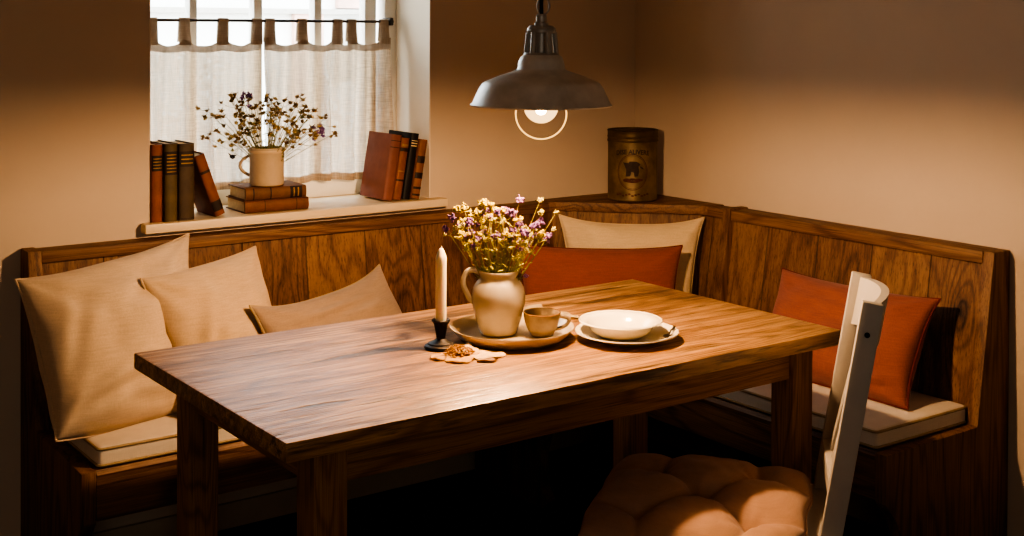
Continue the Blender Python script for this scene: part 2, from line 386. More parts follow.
# the house across the lane
M_house = simple('lime_render', rgb('e9e6e0'), rough=.9, var=.05, nscale=2)
M_brick = simple('weathered_brick', rgb('d8b4a4'), rough=.9, var=.25, nscale=5)
M_band = simple('grey_render_band', rgb('b9b2a8'), rough=.9, var=.1)
hs = thing('neighbouring_house', (1.2, 6.0, FZ), 'pale rendered house with brick patches seen through the upper window panes', 'house')
b = NB(); add_box(b, (-4, 6.0, FZ), (6, 6.4, 1.85)); obj('house_wall', b, M_house, hs)
b = NB(); add_box(b, (-4, 5.93, 1.52), (6, 6.0, 1.56)); obj('string_course', b, M_band, hs)
b = NB(); add_box(b, (2.05, 5.95, 1.57), (2.5, 6.0, 1.85)); add_box(b, (1.66, 5.95, .8), (1.92, 6.0, 1.53)); obj('brickwork', b, M_brick, hs)
b = NB(); add_box(b, (2.05, 5.96, 1.0), (2.7, 6.0, 1.48)); obj('house_window', b, M_band, hs)
# outdoor ground
b = NB(); add_box(b, (-12, .3, FZ - .12), (12, 12, FZ - .02)); struct('ground_outside', b, simple('pale_paving', rgb('b5b0a6'), rough=.9))

# ------------------------------------------------------------------ curtains
RZ = 1.436; CY = .165
rod = thing('curtain_rod', (-1.27, CY, RZ), 'thin dark metal rod the linen cafe curtains hang from', 'curtain rod')
b = NB(); add_tube(b, [(XL + .004, CY, RZ), (XR - .04, CY, RZ)], .0045, 10); obj('rod', b, M_rod, rod)
b = NB(); add_box(b, (XR - .055, CY - .012, RZ - .012), (XR - .041, .2, RZ + .012), .003); add_lathe(b, [(0, -.007), (.008, -.006), (.008, .006), (0, .007)], (0, 0, 0), 16, Matrix.Translation((XR - .044, CY, RZ)) @ Matrix.Rotation(PI / 2, 4, 'Y')); obj('rod_bracket', b, M_rod, rod)

def curtain(x0, x1, tabs, label, seed):
    root = thing('cafe_curtain', ((x0 + x1) / 2, CY, RZ), label, 'curtain', None)
    rnd = random.Random(seed)
    tabs = sorted(tabs); ztop = RZ - .05
    ph = [rnd.uniform(0, 6.28) for _ in range(4)]
    def fold(x, k):
        return .017 * math.sin(x * 62 + ph[0] + 1.5 * math.sin(x * 17)) * k + .007 * math.sin(x * 131 + ph[1]) * k + .004 * math.sin(x * 23 + ph[2])
    def top(x):
        for a, c in zip(tabs, tabs[1:]):
            if a <= x <= c: return ztop - .023 * math.sin(PI * (x - a) / (c - a)) ** .8
        return ztop
    def sheet(zf0, zf1, nx, nz, th=0.0):
        bm = NB(); G = []
        for j in range(nz + 1):
            row = []
            for i in range(nx + 1):
                x = x0 + (x1 - x0) * i / nx
                za, zb = zf0(x), zf1(x); z = za + (zb - za) * j / nz
                k = .35 + .65 * min(1, (ztop - z) / .25)
                xx = x + .004 * math.sin(z * 9 + x * 30)
                row.append(bm.verts.new((xx, CY + fold(x, k) - th, z)))
            G.append(row)
        for j in range(nz):
            for i in range(nx): bm.faces.new((G[j][i], G[j][i + 1], G[j + 1][i + 1], G[j + 1][i]))
        return bm
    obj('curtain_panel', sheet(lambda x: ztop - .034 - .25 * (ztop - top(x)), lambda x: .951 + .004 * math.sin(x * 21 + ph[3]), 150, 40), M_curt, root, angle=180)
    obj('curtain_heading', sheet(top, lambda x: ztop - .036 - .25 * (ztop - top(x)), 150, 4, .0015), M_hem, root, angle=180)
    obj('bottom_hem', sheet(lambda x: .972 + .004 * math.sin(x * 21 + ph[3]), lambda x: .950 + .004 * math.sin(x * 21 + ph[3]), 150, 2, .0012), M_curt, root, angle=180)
    for tx in tabs:
        bm = NB(); w0, w1 = .0150, .019
        prof = [(CY + .006, ztop - .012), (CY + .0055, RZ), (CY + .003, RZ + .0065), (CY, RZ + .0075), (CY - .003, RZ + .0065), (CY - .0055, RZ), (CY - .004, ztop + .02), (CY - .004 + fold(tx, .35), ztop - .02)]
        rows = []
        for k, (y, z) in enumerate(prof):
            w = w0 + (w1 - w0) * max(0, (RZ - z) / .07)
            rows.append([bm.verts.new((tx + w * q, y, z)) for q in (-1, -.3, .3, 1)])
        for a, c in zip(rows, rows[1:]):
            for q in range(3): bm.faces.new((a[q], a[q + 1], c[q + 1], c[q]))
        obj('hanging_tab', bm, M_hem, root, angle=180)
    return root
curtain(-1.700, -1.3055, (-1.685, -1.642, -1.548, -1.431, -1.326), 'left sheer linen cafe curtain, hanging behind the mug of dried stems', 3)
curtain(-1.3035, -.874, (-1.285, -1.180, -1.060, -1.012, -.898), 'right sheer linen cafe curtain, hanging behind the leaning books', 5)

# ------------------------------------------------------------------ benches
XE, YE = -2.041, -1.435        # outer ends
SZ, SD = .432, .4845           # seat height / depth
BT = .862                      # back top
def end_profile(sgn=1):
    """(depth from wall, z)"""
    return [(.002, FZ), (.43, FZ), (.428, .20), (.432, .235), (.445, .265), (.466, .29), (.486, .315), (.488, SZ), (.134, SZ + .004), (.070, BT), (.002, BT)]
corner = thing('corner_bench', (XE, -.25, FZ), 'long wooden bench along the window wall, turning the corner with a small shelf', 'bench')
b = NB(); add_prism(b, [(-d, z) for d, z in end_profile()], 'x', XE, XE + .034, .004); obj('end_panel', b, W_z, corner)
# boarded back: slightly reclined, chamfered across the corner
CA, CB = (-.402, -.060), (-.062, -.400)
b = NB(); add_prism(b, [(-.004, .2), (-.118, SZ - .04), (-.058, BT - .03), (-.004, BT - .03)], 'x', XE + .034, CA[0] + .01); obj('back_panel', b, W_back, corner)
b = NB(); t = .118
bot = [(CA[0] - .02, -.115), (-.115, CB[1] - .02), (-.005, CB[1] - .02), (-.005, -.005), (CA[0] - .02, -.005)]
topp = [(CA[0], -.058), (-.058, CB[1]), (-.005, CB[1]), (-.005, -.005), (CA[0], -.005)]
lo = [b.verts.new((x, y, SZ - .04)) for x, y in bot]; hi = [b.verts.new((x, y, BT - .03)) for x, y in topp]
b.faces.new(lo[::-1]); b.faces.new(hi)
for i in range(5): b.faces.new((lo[i], lo[(i + 1) % 5], hi[(i + 1) % 5], hi[i]))
obj('corner_panel', b, W_diag, corner)
b = NB(); add_prism(b, [(-.004, .2), (-.118, SZ - .04), (-.058, BT - .03), (-.004, BT - .03)], 'y', -.502, CB[1] + .01)
obj('back_panel', b, W_side, corner)
b = NB(); add_box(b, (XE + .034, -.070, BT - .032), (CA[0] + .02, -.001, BT - .003), .004); obj('cap_rail', b, W_x, corner)
b = NB(); add_box(b, (-.070, -.500, BT - .032), (-.001, CB[1] - .005, BT - .003), .004); obj('cap_rail', b, W_y, corner)
b = NB(); add_prism(b, [(-.001, -.001), (-.43, -.001), (-.43, -.068), (-.400, -.078), (-.078, -.400), (-.068, -.43), (-.001, -.43)], 'z', BT - .030, BT, .004); obj('corner_shelf', b, W_x, corner)
b = NB(); add_prism(b, [(-.13, SZ - .022), (-SD, SZ - .022), (-SD - .003, SZ - .010), (-SD + .004, SZ), (-.13, SZ)], 'x', XE + .034, -.004); obj('seat_board', b, W_x, corner)
b = NB(); add_box(b, (XE + .034, -SD, .318), (-.49, -SD + .025, SZ - .022), .003); obj('front_rail', b, W_x, corner)
for x in (-.70,):
    b = NB(); add_prism(b, [(-.06, FZ), (-.40, FZ), (-.43, FZ + .03), (-.425, .07), (-.40, .10), (-.395, .2), (-.42, .27), (-.455, .315), (-.455, SZ - .03), (-.06, SZ - .03)], 'x', x, x + .032, .003); obj('support', b, W_z, corner)
b = NB(); add_box(b, (-.49, -.48, .30), (-.46, -.45, SZ - .022), .002); add_box(b, (-.50, -.49, FZ), (-.45, -.44, .31), .003); obj('corner_leg', b, W_z, corner)

side = thing('wooden_bench', (-.24, YE, FZ), 'short wooden bench with boarded back along the right wall', 'bench')
b = NB(); add_prism(b, [(-d, z) for d, z in end_profile()], 'y', YE, YE + .034, .004); obj('end_panel', b, W_z, side)
b = NB(); add_prism(b, [(-.004, .2), (-.124, SZ - .04), (-.062, BT - .03), (-.004, BT - .03)], 'y', YE + .034, -.53); obj('back_panel', b, W_side, side)
b = NB(); add_box(b, (-.076, YE + .03, BT - .032), (-.001, -.53, BT), .004); obj('cap_rail', b, W_y, side)
b = NB(); add_prism(b, [(-.001, FZ + .2), (-.142, SZ), (-.080, BT + .004), (-.001, BT + .004)], 'y', -.533, -.503, .003); obj('divider_post', b, W_z, side)
b = NB(); add_prism(b, [(-.13, SZ - .022), (-SD, SZ - .022), (-SD - .003, SZ - .010), (-SD + .004, SZ), (-.13, SZ)], 'y', YE + .034, -.492); obj('seat_board', b, W_y, side)
b = NB(); add_box(b, (-SD, YE + .034, .318), (-SD + .025, -.50, SZ - .022), .003); obj('front_rail', b, W_y, side)
b = NB(); add_prism(b, [(-.06, FZ), (-.40, FZ), (-.40, .2), (-.42, .27), (-.455, .315), (-.455, SZ - .03), (-.06, SZ - .03)], 'y', -.93, -.90, .003); obj('support', b, W_z, side)

# seat pads
def seat_pad(x0, x1, y0, y1, label, seed):
    root = thing('bench_pad', ((x0 + x1) / 2, (y0 + y1) / 2, SZ), label, 'cushion')
    z0, z1 = SZ + .001, SZ + .047
    b = NB(); nx = max(8, int((x1 - x0) / .03)); ny = max(8, int((y1 - y0) / .03))
    t = bmesh.new(); add_box(t, (x0, y0, z0), (x1, y1, z1), .012, 4)
    bmesh.ops.subdivide_edges(t, edges=[e for e in t.edges if e.calc_length() > .1], cuts=14, use_grid_fill=True)
    for v in t.verts:
        if v.co.z > z1 - .004:
            e = min(v.co.x - x0, x1 - v.co.x, v.co.y - y0, y1 - v.co.y)
            v.co.z += .006 * min(1, e / .1) + .004 * (noise.noise(v.co * 6 + Vector((seed, 0, 0))))
    merge(b, t); obj('pad', b, M_seat, root, angle=60)
    for zz in (z1 - .004, z0 + .006):
        bb = NB(); r = .012; P = []
        for ax, ay, a0 in ((x1 - r, y1 - r, 0), (x0 + r, y1 - r, 1), (x0 + r, y0 + r, 2), (x1 - r, y0 + r, 3)):
            for k in range(5):
                a = (a0 + k / 4) * PI / 2; P.append((ax + r * math.cos(a), ay + r * math.sin(a), zz))
        add_tube(bb, P, .0035, 6, closed=True); obj('piping', bb, M_pipe, root)
    return root
seat_pad(-2.0, -.125, -.478, -.125, 'long oatmeal seat pad lying on the window wall bench', 1)
seat_pad(-.478, -.125, -1.398, -.482, 'short oatmeal seat pad lying on the right wall bench', 2)

# ------------------------------------------------------------------ throw cushions
def pillow(name, TL, TR, BL, BR, thick, mat, pmat, label, pinch=(.05, .05, .05, .05), seed=0, folds=(), n=40, piping=True, ears=.0):
    """four corners in space, bulging to both sides; pinch = inward bow of top, bottom, left, right edges"""
    TL, TR, BL, BR = map(Vector, (TL, TR, BL, BR))
    ex = ((TR - TL) + (BR - BL)).normalized(); ey = ((TL - BL) + (TR - BR)).normalized(); nrm = ex.cross(ey).normalized()
    W = ((TR - TL).length + (BR - BL).length) / 2; H = ((TL - BL).length + (TR - BR).length) / 2
    ctr = (BL + BR) / 2
    root = tag(bpy.data.objects.new(name, None), label, 'cushion')
    def base(u, v):
        a = (u + 1) / 2; c = (v + 1) / 2
        p = (BL * (1 - a) + BR * a) * (1 - c) + (TL * (1 - a) + TR * a) * c
        ku = 1 - abs(u) ** 2.8; kv = 1 - abs(v) ** 2.8
        p = p - ey * (pinch[0] * H * ku * max(0, v) ** 1.5) + ey * (pinch[1] * H * ku * max(0, -v) ** 1.5)
        p = p + ex * (pinch[2] * W * kv * max(0, -u) ** 1.5) - ex * (pinch[3] * W * kv * max(0, u) ** 1.5)
        return p
    def th(u, v):
        k = max(0, (1 - u * u) * (1 - v * v))
        return thick / 2 * (k ** .42) * (1 + .12 * -v)
    def pt(u, v, sg):
        p = base(u, v); h = th(u, v)
        w = noise.noise(Vector((u * 2.2 + seed * 3.1, v * 2.2, seed + sg))) * .16 + noise.noise(Vector((u * 5 + seed, v * 5, seed * 2 + sg))) * .06
        e = (1 - u ** 4) * (1 - v ** 4)
        h2 = h * (1 + w)
        # pulled creases running in from the corners
        for cu, cv in ((-1, 1), (1, 1), (-1, -1), (1, -1)):
            du, dv = u - cu, v - cv; d = math.hypot(du, dv); a = math.atan2(dv, du)
            h2 += thick * .06 * math.sin(a * 9 + seed + cu * 2 + cv) * math.exp(-(d / .55) ** 2) * min(1, d / .15) * e
        for fu, fv, ang, amp, ln, wd, fr in folds:
            ca, sa = math.cos(ang), math.sin(ang); q = (u - fu) * ca + (v - fv) * sa; r = -(u - fu) * sa + (v - fv) * ca
            h2 += amp * math.sin(r * fr) * math.exp(-(q / ln) ** 2 - (r / wd) ** 2) * e
        return p + nrm * (sg * h2)
    bm = NB(); g = {}
    # cosine-spaced grid keeps the rim round
    us = [math.sin((i / n - .5) * PI) * .7 + (i / n * 2 - 1) * .3 for i in range(n + 1)]
    for sg in (1, -1):
        for j in range(n + 1):
            for i in range(n + 1):
                edge = i in (0, n) or j in (0, n)
                key = (i, j, 0 if edge else sg)
                if key not in g: g[key] = bm.verts.new(pt(us[i], us[j], 0 if edge else sg))
        G = lambda i, j: g[(i, j, 0 if (i in (0, n) or j in (0, n)) else sg)]
        for j in range(n):
            for i in range(n):
                q = (G(i, j), G(i + 1, j), G(i + 1, j + 1), G(i, j + 1))
                bm.faces.new(q if sg == 1 else q[::-1])
    root.location = ctr; COL.objects.link(root)
    obj('cushion_cover', bm, mat, root, angle=180)
    if piping:
        bb = NB(); P = [pt(us[i], -1, 0) for i in range(n)] + [pt(1, us[i], 0) for i in range(n)] + [pt(us[n - i], 1, 0) for i in range(n)] + [pt(-1, us[n - i], 0) for i in range(n)]
        add_tube(bb, P, .003, 6, closed=True); obj('seam_piping', bb, pmat, root)
    return root
pillow('throw_cushion', (-2.105, -.20, .822), (-1.636, -.09, .873), (-2.07, -.40, .488), (-1.72, -.33, .488), .22, M_bei1, M_bei1,
       'large oatmeal linen cushion at the far left end of the bench', (.045, -.02, .035, .03), 1, ((-.35, -.62, .22, .017, .6, .20, 20), (.2, -.78, -.1, .010, .5, .15, 26), (-.75, .1, 1.3, .007, .5, .2, 18)))
pillow('throw_cushion', (-1.830, -.27, .805), (-1.474, -.15, .832), (-1.765, -.42, .489), (-1.475, -.36, .489), .165, M_bei2, M_bei2,
       'square sand linen cushion in the middle of the three beige ones', (.03, .0, .02, .03), 2, ((-.5, -.2, 1.2, .008, .5, .2, 20), (.4, -.5, -.5, .008, .5, .2, 18)))
pillow('throw_cushion', (-1.590, -.37, .727), (-1.105, -.17, .748), (-1.520, -.465, .490), (-1.050, -.335, .490), .125, M_bei3, M_pipe,
       'low camel brown cushion, third from the left end of the bench', (.12, .0, .02, .03), 3, ((-.1, .45, .1, .008, .5, .2, 20),))
pillow('throw_cushion', (-.436, -.138, .830), (-.089, -.429, .828), (-.475, -.265, .488), (-.200, -.490, .488), .13, M_crm, M_crm,
       'cream linen cushion standing in the bench corner below the old tin', (.075, .0, .03, .04), 4)
pillow('throw_cushion', (-.660, -.215, .772), (-.258, -.510, .768), (-.690, -.315, .488), (-.345, -.570, .488), .12, M_rust2, M_rpipe,
       'wide rust red cushion leaning against the cream cushion in the corner', (.05, .0, .02, .03), 5)
pillow('throw_cushion', (-.165, -.822, .738), (-.150, -1.335, .738), (-.305, -.870, .489), (-.300, -1.352, .489), .16, M_rust, M_rpipe,
       'rust red cushion alone on the right wall bench', (.05, .0, .03, .04), 6, ((.75, -.75, .4, .012, .4, .2, 24), (-.2, .3, -.3, .005, .7, .25, 16)))

# ------------------------------------------------------------------ table
TX0, TX1, TY0, TY1, TZ = -2.028, -.692, -1.4725, -.780, .76
tab = thing('dining_table', ((TX0 + TX1) / 2, (TY0 + TY1) / 2, FZ), 'large weathered oak dining table in front of the corner bench', 'table')
b = NB(); add_box(b, (TX0, TY0, TZ - .033), (TX1, TY1, TZ), .004); obj('tabletop', b, W_top, tab)
LW = .064; iy = .046; xa, xb = TX0 + .072, TX1 - .042 - LW
for x in (xa, xb):
    for y in (TY0 + iy, TY1 - iy - LW):
        b = NB(); add_box(b, (x, y, FZ), (x + LW, y + LW, TZ - .033), .004); obj('leg', b, W_tz, tab)
for y in (TY0 + iy + .010, TY1 - iy - .034):
    b = NB(); add_box(b, (xa + LW, y, .655), (xb, y + .024, TZ - .033), .003); obj('apron', b, W_tx, tab)
for x in (xa + .010, xb + LW - .034):
    b = NB(); add_box(b, (x, TY0 + iy + LW, .655), (x + .024, TY1 - iy - LW, TZ - .033), .003); obj('apron', b, W_ty, tab)

# ------------------------------------------------------------------ pendant lamp
lx, ly, lz = -1.325, -1.21, 1.258
lamp = thing('pendant_lamp', (lx, ly, lz), 'grey metal barn pendant lamp glowing above the table', 'lamp')
outer = [(.1455, 0), (.147, .003), (.1425, .006), (.129, .036), (.122, .046), (.1175, .0495), (.112, .052), (.085, .063), (.052, .074), (.049, .078), (.047, .092), (.043, .101), (.036, .106)]
inner = [(.033, .103), (.040, .098), (.044, .090), (.046, .076), (.050, .071), (.084, .061), (.110, .049), (.116, .046), (.120, .043), (.126, .034), (.1405, .004), (.1455, 0)]
b = NB(); add_lathe(b, outer, (lx, ly, lz), 72); sh = obj('lamp_shade', b, M_steel, lamp, angle=35)
b = NB(); add_lathe(b, inner, (lx, ly, lz), 72); obj('shade_lining', b, M_inner, sh, angle=35)
b = NB(); add_lathe(b, [(.0, .100), (.036, .100), (.037, .106), (.034, .110), (.0, .110)], (lx, ly, lz), 40)
for k in range(6):
    a = k * PI / 3 + .3; ca, sa = math.cos(a), math.sin(a)
    add_tube(b, [(lx + .031 * ca, ly + .031 * sa, lz + .106), (lx + .027 * ca, ly + .027 * sa, lz + .152)], .0055, 8)
add_lathe(b, [(.0, .150), (.029, .150), (.0305, .154), (.0295, .160), (.024, .166), (.0, .166)], (lx, ly, lz), 40)
add_lathe(b, [(.0, .106), (.016, .106), (.0145, .152), (0, .152)], (lx, ly, lz), 30)
obj('vented_neck', b, M_steel_d, lamp, angle=40)
b = NB(); add_lathe(b, [(0, .164), (.0145, .164), (.0145, .172), (.0115, .174), (.0115, .186), (.008, .190), (0, .190)], (lx, ly, lz), 30); obj('lamp_holder_cap', b, M_steel_d, lamp)
b = NB(); d1 = Vector((c_, -s_, 0))
P = [Vector((lx, ly, lz + .206)) + d1 * (.0125 * math.cos(a)) + Vector((0, 0, .0175 * math.sin(a))) + d1 * .004 for a in [2 * PI * k / 28 for k in range(28)]]
add_tube(b, P, .0022, 8, closed=True); obj('hanging_ring', b, M_steel_d, lamp)
b = NB(); add_tube(b, [(lx, ly, lz + .188), (lx - .001, ly, lz + .21), (lx + .001, ly, lz + .24), (lx, ly, lz + .5), (lx, ly, 2.49)], .0042, 10)
add_lathe(b, [(0, 2.47), (.045, 2.475), (.05, 2.4999), (0, 2.4999)], (lx, ly, 0), 30); obj('cable', b, M_cable, lamp)
b = NB(); add_lathe(b, [(0, .10), (.014, .10), (.016, .07), (.016, .045), (0, .045)], (lx, ly, lz), 24); obj('bulb_socket', b, M_steel_d, lamp)
b = NB()
prof = [(0, -.036)] + [(.036 * math.sin(a), -.036 * math.cos(a)) for a in [PI * k / 18 for k in range(1, 14)]] + [(.019, .040), (.0145, .048)]
add_lathe(b, prof, (lx, ly, lz), 32); obj('light_bulb', b, emis('warm_bulb_glass', (1, .62, .27, 1), 2.2, .45), lamp, angle=180)
b = NB(); add_ico(b, (lx, ly, lz - .010), .011, 3, (1, 1, .8)); obj('filament', b, emis('hot_filament', (1, .8, .5, 1), 40.0), lamp, angle=180)
b = NB(); P = []
for k in range(25):
    a = PI + PI * k / 24; q = Vector((lx, ly, lz - .016)) + d1 * (.0525 * math.cos(a)) + Vector((0, 0, .0525 * math.sin(a))); P.append(q)
P = [P[0] + Vector((0, 0, .05)) - d1 * -.006] + P + [P[-1] + Vector((0, 0, .05)) - d1 * .006]
add_tube(b, P, .0016, 8); obj('glowing_hoop', b, emis('hoop_glow', (1, .56, .18, 1), 1.7), lamp, angle=180)

# ------------------------------------------------------------------ old tin
tx, ty, tz, tr, thh = -.160, -.172, BT, .0800, .229
tin = thing('old_tin', (tx, ty, tz), 'old round tin with worn print standing on the corner shelf', 'tin')
b = NB(); add_lathe(b, [(0, .001), (tr - .003, .001), (tr, .004), (tr + .001, .006), (tr, .009), (tr, .190), (tr - .002, .192)], (tx, ty, tz), 64); obj('tin_body', b, M_tin, tin, angle=30)
b = NB(); add_lathe(b, [(tr - .002, .190), (tr + .0025, .191), (tr + .003, .194), (tr + .0015, .197), (tr + .0015, .204), (tr + .003, .207), (tr + .0015, .210), (tr + .0015, .224), (tr + .003, .227), (tr + .001, thh), (tr - .004, thh), (tr - .006, .224), (0, .223)], (tx, ty, tz), 64); obj('tin_lid', b, M_tinb, tin, angle=30)
view = math.atan2(cy - ty, cx - tx)      # the printed face of the tin
def wrap(bm, r):
    for v in bm.verts:
        a = view + v.co.x / r; rr = r + .0007
        v.co = Vector((tx + rr * math.cos(a), ty + rr * math.sin(a), tz + v.co.y))
def flat_ring(bm, cxx, cyy, rx, ry, w, seg=56):
    A = []; B = []
    for k in range(seg):
        a = 2 * PI * k / seg
        A.append(bm.verts.new((cxx + rx * math.cos(a), cyy + ry * math.sin(a), 0))); B.append(bm.verts.new((cxx + (rx - w) * math.cos(a), cyy + (ry - w) * math.sin(a), 0)))
    for k in range(seg): j = (k + 1) % seg; bm.faces.new((A[k], A[j], B[j], B[k]))
def flat_poly(bm, pts, sub=3):
    t = bmesh.new(); t.faces.new([t.verts.new((x, y, 0)) for x, y in pts]); bmesh.ops.triangulate(t, faces=t.faces)
    bmesh.ops.subdivide_edges(t, edges=t.edges, cuts=sub, use_grid_fill=True); merge(bm, t)
def flat_ell(bm, x, y, rx, ry, n=18): flat_poly(bm, [(x + rx * math.cos(2 * PI * k / n), y + ry * math.sin(2 * PI * k / n)) for k in range(n)], 1)
b = NB(); flat_ring(b, 0, .097, .050, .058, .0022); flat_ring(b, 0, .097, .0455, .0535, .0010); wrap(b, tr); obj('oval_border', b, M_tinr, tin, smooth=False)
b = NB()
flat_poly(b, [(-.031, .128), (-.012, .126), (-.010, .131), (.012, .131), (.020, .127), (.026, .121), (.019, .116), (.021, .098), (.017, .084), (.006, .083), (.004, .096), (-.004, .098), (-.007, .084), (-.022, .083), (-.020, .104), (-.026, .118)])
flat_poly(b, [(.022, .118), (.034, .111), (.036, .105), (.026, .110)])
wrap(b, tr); obj('emblem_figure', b, M_tinp, tin, smooth=False)
b = NB()
for x, y, rx, ry in ((-.018, .071, .013, .006), (.000, .074, .010, .004), (.020, .072, .014, .005), (.0, .066, .02, .003)): flat_ell(b, x, y, rx, ry)
wrap(b, tr); obj('emblem_scroll', b, M_tinr, tin, smooth=False)
fc = bpy.data.curves.new('tin_text', 'FONT'); fc.body = 'DISE ALIVERE'; fc.size = .0205; fc.align_x = 'CENTER'; fc.offset = .0006; fc.resolution_u = 2; fc.space_character = 1.0
fo = bpy.data.objects.new('tin_text', fc); COL.objects.link(fo); bpy.context.view_layer.update()
me = bpy.data.meshes.new_from_object(fo.evaluated_get(bpy.context.evaluated_depsgraph_get())); bpy.data.objects.remove(fo)
b = NB(); b.from_mesh(me); bpy.data.meshes.remove(me)
bmesh.ops.subdivide_edges(b, edges=[e for e in b.edges if e.calc_length() > .006], cuts=2)
for v in b.verts: v.co.x *= .93; v.co.y += .155 - 1.6 * v.co.x ** 2
wrap(b, tr); obj('printed_lettering', b, M_tinp, tin, smooth=False)
b = NB()
for k in range(11): flat_ell(b, -.05 + k * .01, .024 + .003 * math.sin(k * 2.1), .0045, .003, 10)
wrap(b, tr); obj('lower_print', b, M_tinr, tin, smooth=False)

# ------------------------------------------------------------------ books
def book(w, d, h, M, mat, label, marks=(), group=None, page=True):
    """local frame: x thickness 0..w, y depth 0..d (spine at y=0), z 0..h ; M places it"""
    org = M @ Vector((w / 2, d / 2, 0))
    root = thing('book', org, label, 'book', group)
    b = NB(); ct = .0025; n = 8
    poly = [(0, d)] + [(0, .006)] + [(w / 2 - (w / 2) * math.cos(PI * k / n), .006 - .0065 * math.sin(PI * k / n)) for k in range(1, n)] + [(w, .006), (w, d), (w - ct, d), (w - ct, .008), (ct, .008), (ct, d)]
    add_prism(b, poly, 'z', 0, h, 0)
    bmesh.ops.transform(b, matrix=M, verts=b.verts); obj('book_cover', b, mat, root, angle=35)
    b = NB(); add_box(b, (ct, .008, .004), (w - ct, d - .004, h - .004), .0); bmesh.ops.transform(b, matrix=M, verts=b.verts); obj('page_block', b, M_page, root)
    def band(z0, z1, off, mt, nm, k0=1, k1=n - 1):
        bb = NB(); A = []
        for zz in (z0, z1):
            A.append([bb.verts.new((w / 2 - (w / 2 + off) * math.cos(PI * k / n), .006 - (.0065 + off) * math.sin(PI * k / n) - .0002, zz)) for k in range(k0, k1 + 1)])
        for i in range(len(A[0]) - 1): bb.faces.new((A[0][i], A[0][i + 1], A[1][i + 1], A[1][i]))
        bmesh.ops.transform(bb, matrix=M, verts=bb.verts); obj(nm, bb, mt, root, angle=180)
    for z0, z1, mt, nm in marks: band(z0 * h, z1 * h, .0006 if nm != 'gilt_line' else .0011, mt, nm, 1 if nm != 'gilt_line' else 2, n - 1 if nm != 'gilt_line' else n - 2)
    return root
def lines(z0, z1, n): return [(z0 + (z1 - z0) * (k + .3) / n, z0 + (z1 - z0) * (k + .62) / n, M_gold, 'gilt_line') for k in range(n)]
Tn = Matrix.Translation
book(.031, .14, .206, Tn((-1.7065, -.012, ZB)), leather('russet_cloth', '7c4526'), 'upright russet book nearest the left window jamb', [(.66, .86, M_dark, 'title_label')] + lines(.68, .84, 4))
book(.036, .145, .208, Tn((-1.674, -.022, ZB)), leather('olive_brown_cloth', '55472f'), 'upright olive brown book second from the left on the sill', [(.60, .90, M_dark, 'title_label')] + lines(.62, .88, 6))
book(.044, .14, .206, Tn((-1.634, -.020, ZB)), leather('dark_umber_cloth', '483a2b'), 'thick upright dark umber book beside the small tilted book', [(.70, .90, M_dark, 'title_label')] + lines(.72, .88, 3) + [(.02, .03, M_dark, 'title_label')])
w, h, a = .030, .178, math.radians(-20)
book(w, .13, h, Tn((-1.527, -.012, ZB)) @ Matrix.Rotation(a, 4, 'Y'), leather('red_brown_calf', '74432a'), 'small red brown book tilted left against the upright row', [(.08, .24, M_dark, 'title_label'), (.70, .74, M_dark, 'title_label')])
# stack lying flat: thickness along z, spine facing the room
def flatbook(x0, y0, z, ln, d, w, rz, mat, label, marks):
    M = Tn((x0, y0, z)) @ Matrix.Rotation(rz, 4, 'Z') @ Matrix.Rotation(PI / 2, 4, 'Y') @ Tn((-w, 0, 0))
    return book(w, d, ln, M, mat, label, marks)
flatbook(-1.437, -.004, ZB + .0005, .192, .145, .034, math.radians(-2), leather('chestnut_calf', '6d452b'), 'chestnut book lying flat on the sill, lower of the stacked pair', [(.3, .31, M_dark, 'title_label'), (.8, .81, M_dark, 'title_label')])
flatbook(-1.434, .000, ZB + .0352, .182, .135, .034, math.radians(-3), leather('walnut_calf', '68462d'), 'walnut brown book lying flat directly under the mug', [(.73, .93, M_dark, 'title_label')] + lines(.76, .90, 2) + [(.12, .14, M_dark, 'title_label'), (.4, .42, M_dark, 'title_label')])
# right group leans to the right against the reveal
al = math.radians(9.5)
def rbook(x, w, d, h, y, mat, label, marks):
    M = Tn((x, y, ZB + .0003)) @ Matrix.Rotation(al, 4, 'Y') @ Tn((-w, 0, 0))
    return book(w, d, h, M, mat, label, marks)
rbook(-.962, .036, .14, .198, -.004, leather('oxblood_cloth', '7d5046', .12), 'big oxblood book leaning right, its broad cover facing the room', [(.80, .81, M_dark, 'title_label'), (.90, .91, M_dark, 'title_label')])
rbook(-.932, .029, .13, .187, -.003, leather('rust_calf', '7d4a2a'), 'rust calf book leaning between the oxblood and black books', [(.78, .84, M_dark, 'title_label'), (.30, .33, M_dark, 'title_label'), (.86, .9, M_gold, 'gilt_line'), (.45, .47, M_gold, 'gilt_line')])
rbook(-.902, .028, .135, .200, -.004, leather('black_cloth', '1c1a1a'), 'black book with pale bands at the top, leaning on the sill', [(.80, .815, M_page, 'gilt_line'), (.84, .855, M_page, 'gilt_line'), (.88, .89, M_page, 'gilt_line')])
rbook(-.872, .028, .125, .180, -.010, leather('tawny_calf', '805230'), 'tawny book with dark spine bands, last of the leaning row', [(.60, .72, M_dark, 'title_label'), (.34, .44, M_dark, 'title_label'), (.16, .20, M_dark, 'title_label'), (.05, .08, M_dark, 'title_label')])

# ------------------------------------------------------------------ pottery
def arc_handle(bm, p0, p1, bulge, r, dirv, n=16, flat=1.0, rise=.0):
    p0, p1, dirv = Vector(p0), Vector(p1), Vector(dirv)
    pts = []
    for k in range(n + 1):
        t = k / n; a = PI * t
        q = p0.lerp(p1, t) + dirv * bulge * math.sin(a) ** .75 + Vector((0, 0, rise * math.sin(a) * (1 - t)))
        pts.append(q)
    add_tube(bm, pts, r, 10, flat=flat)
left = Vector((-c_, s_, 0))         # handles point along the wall side of the room
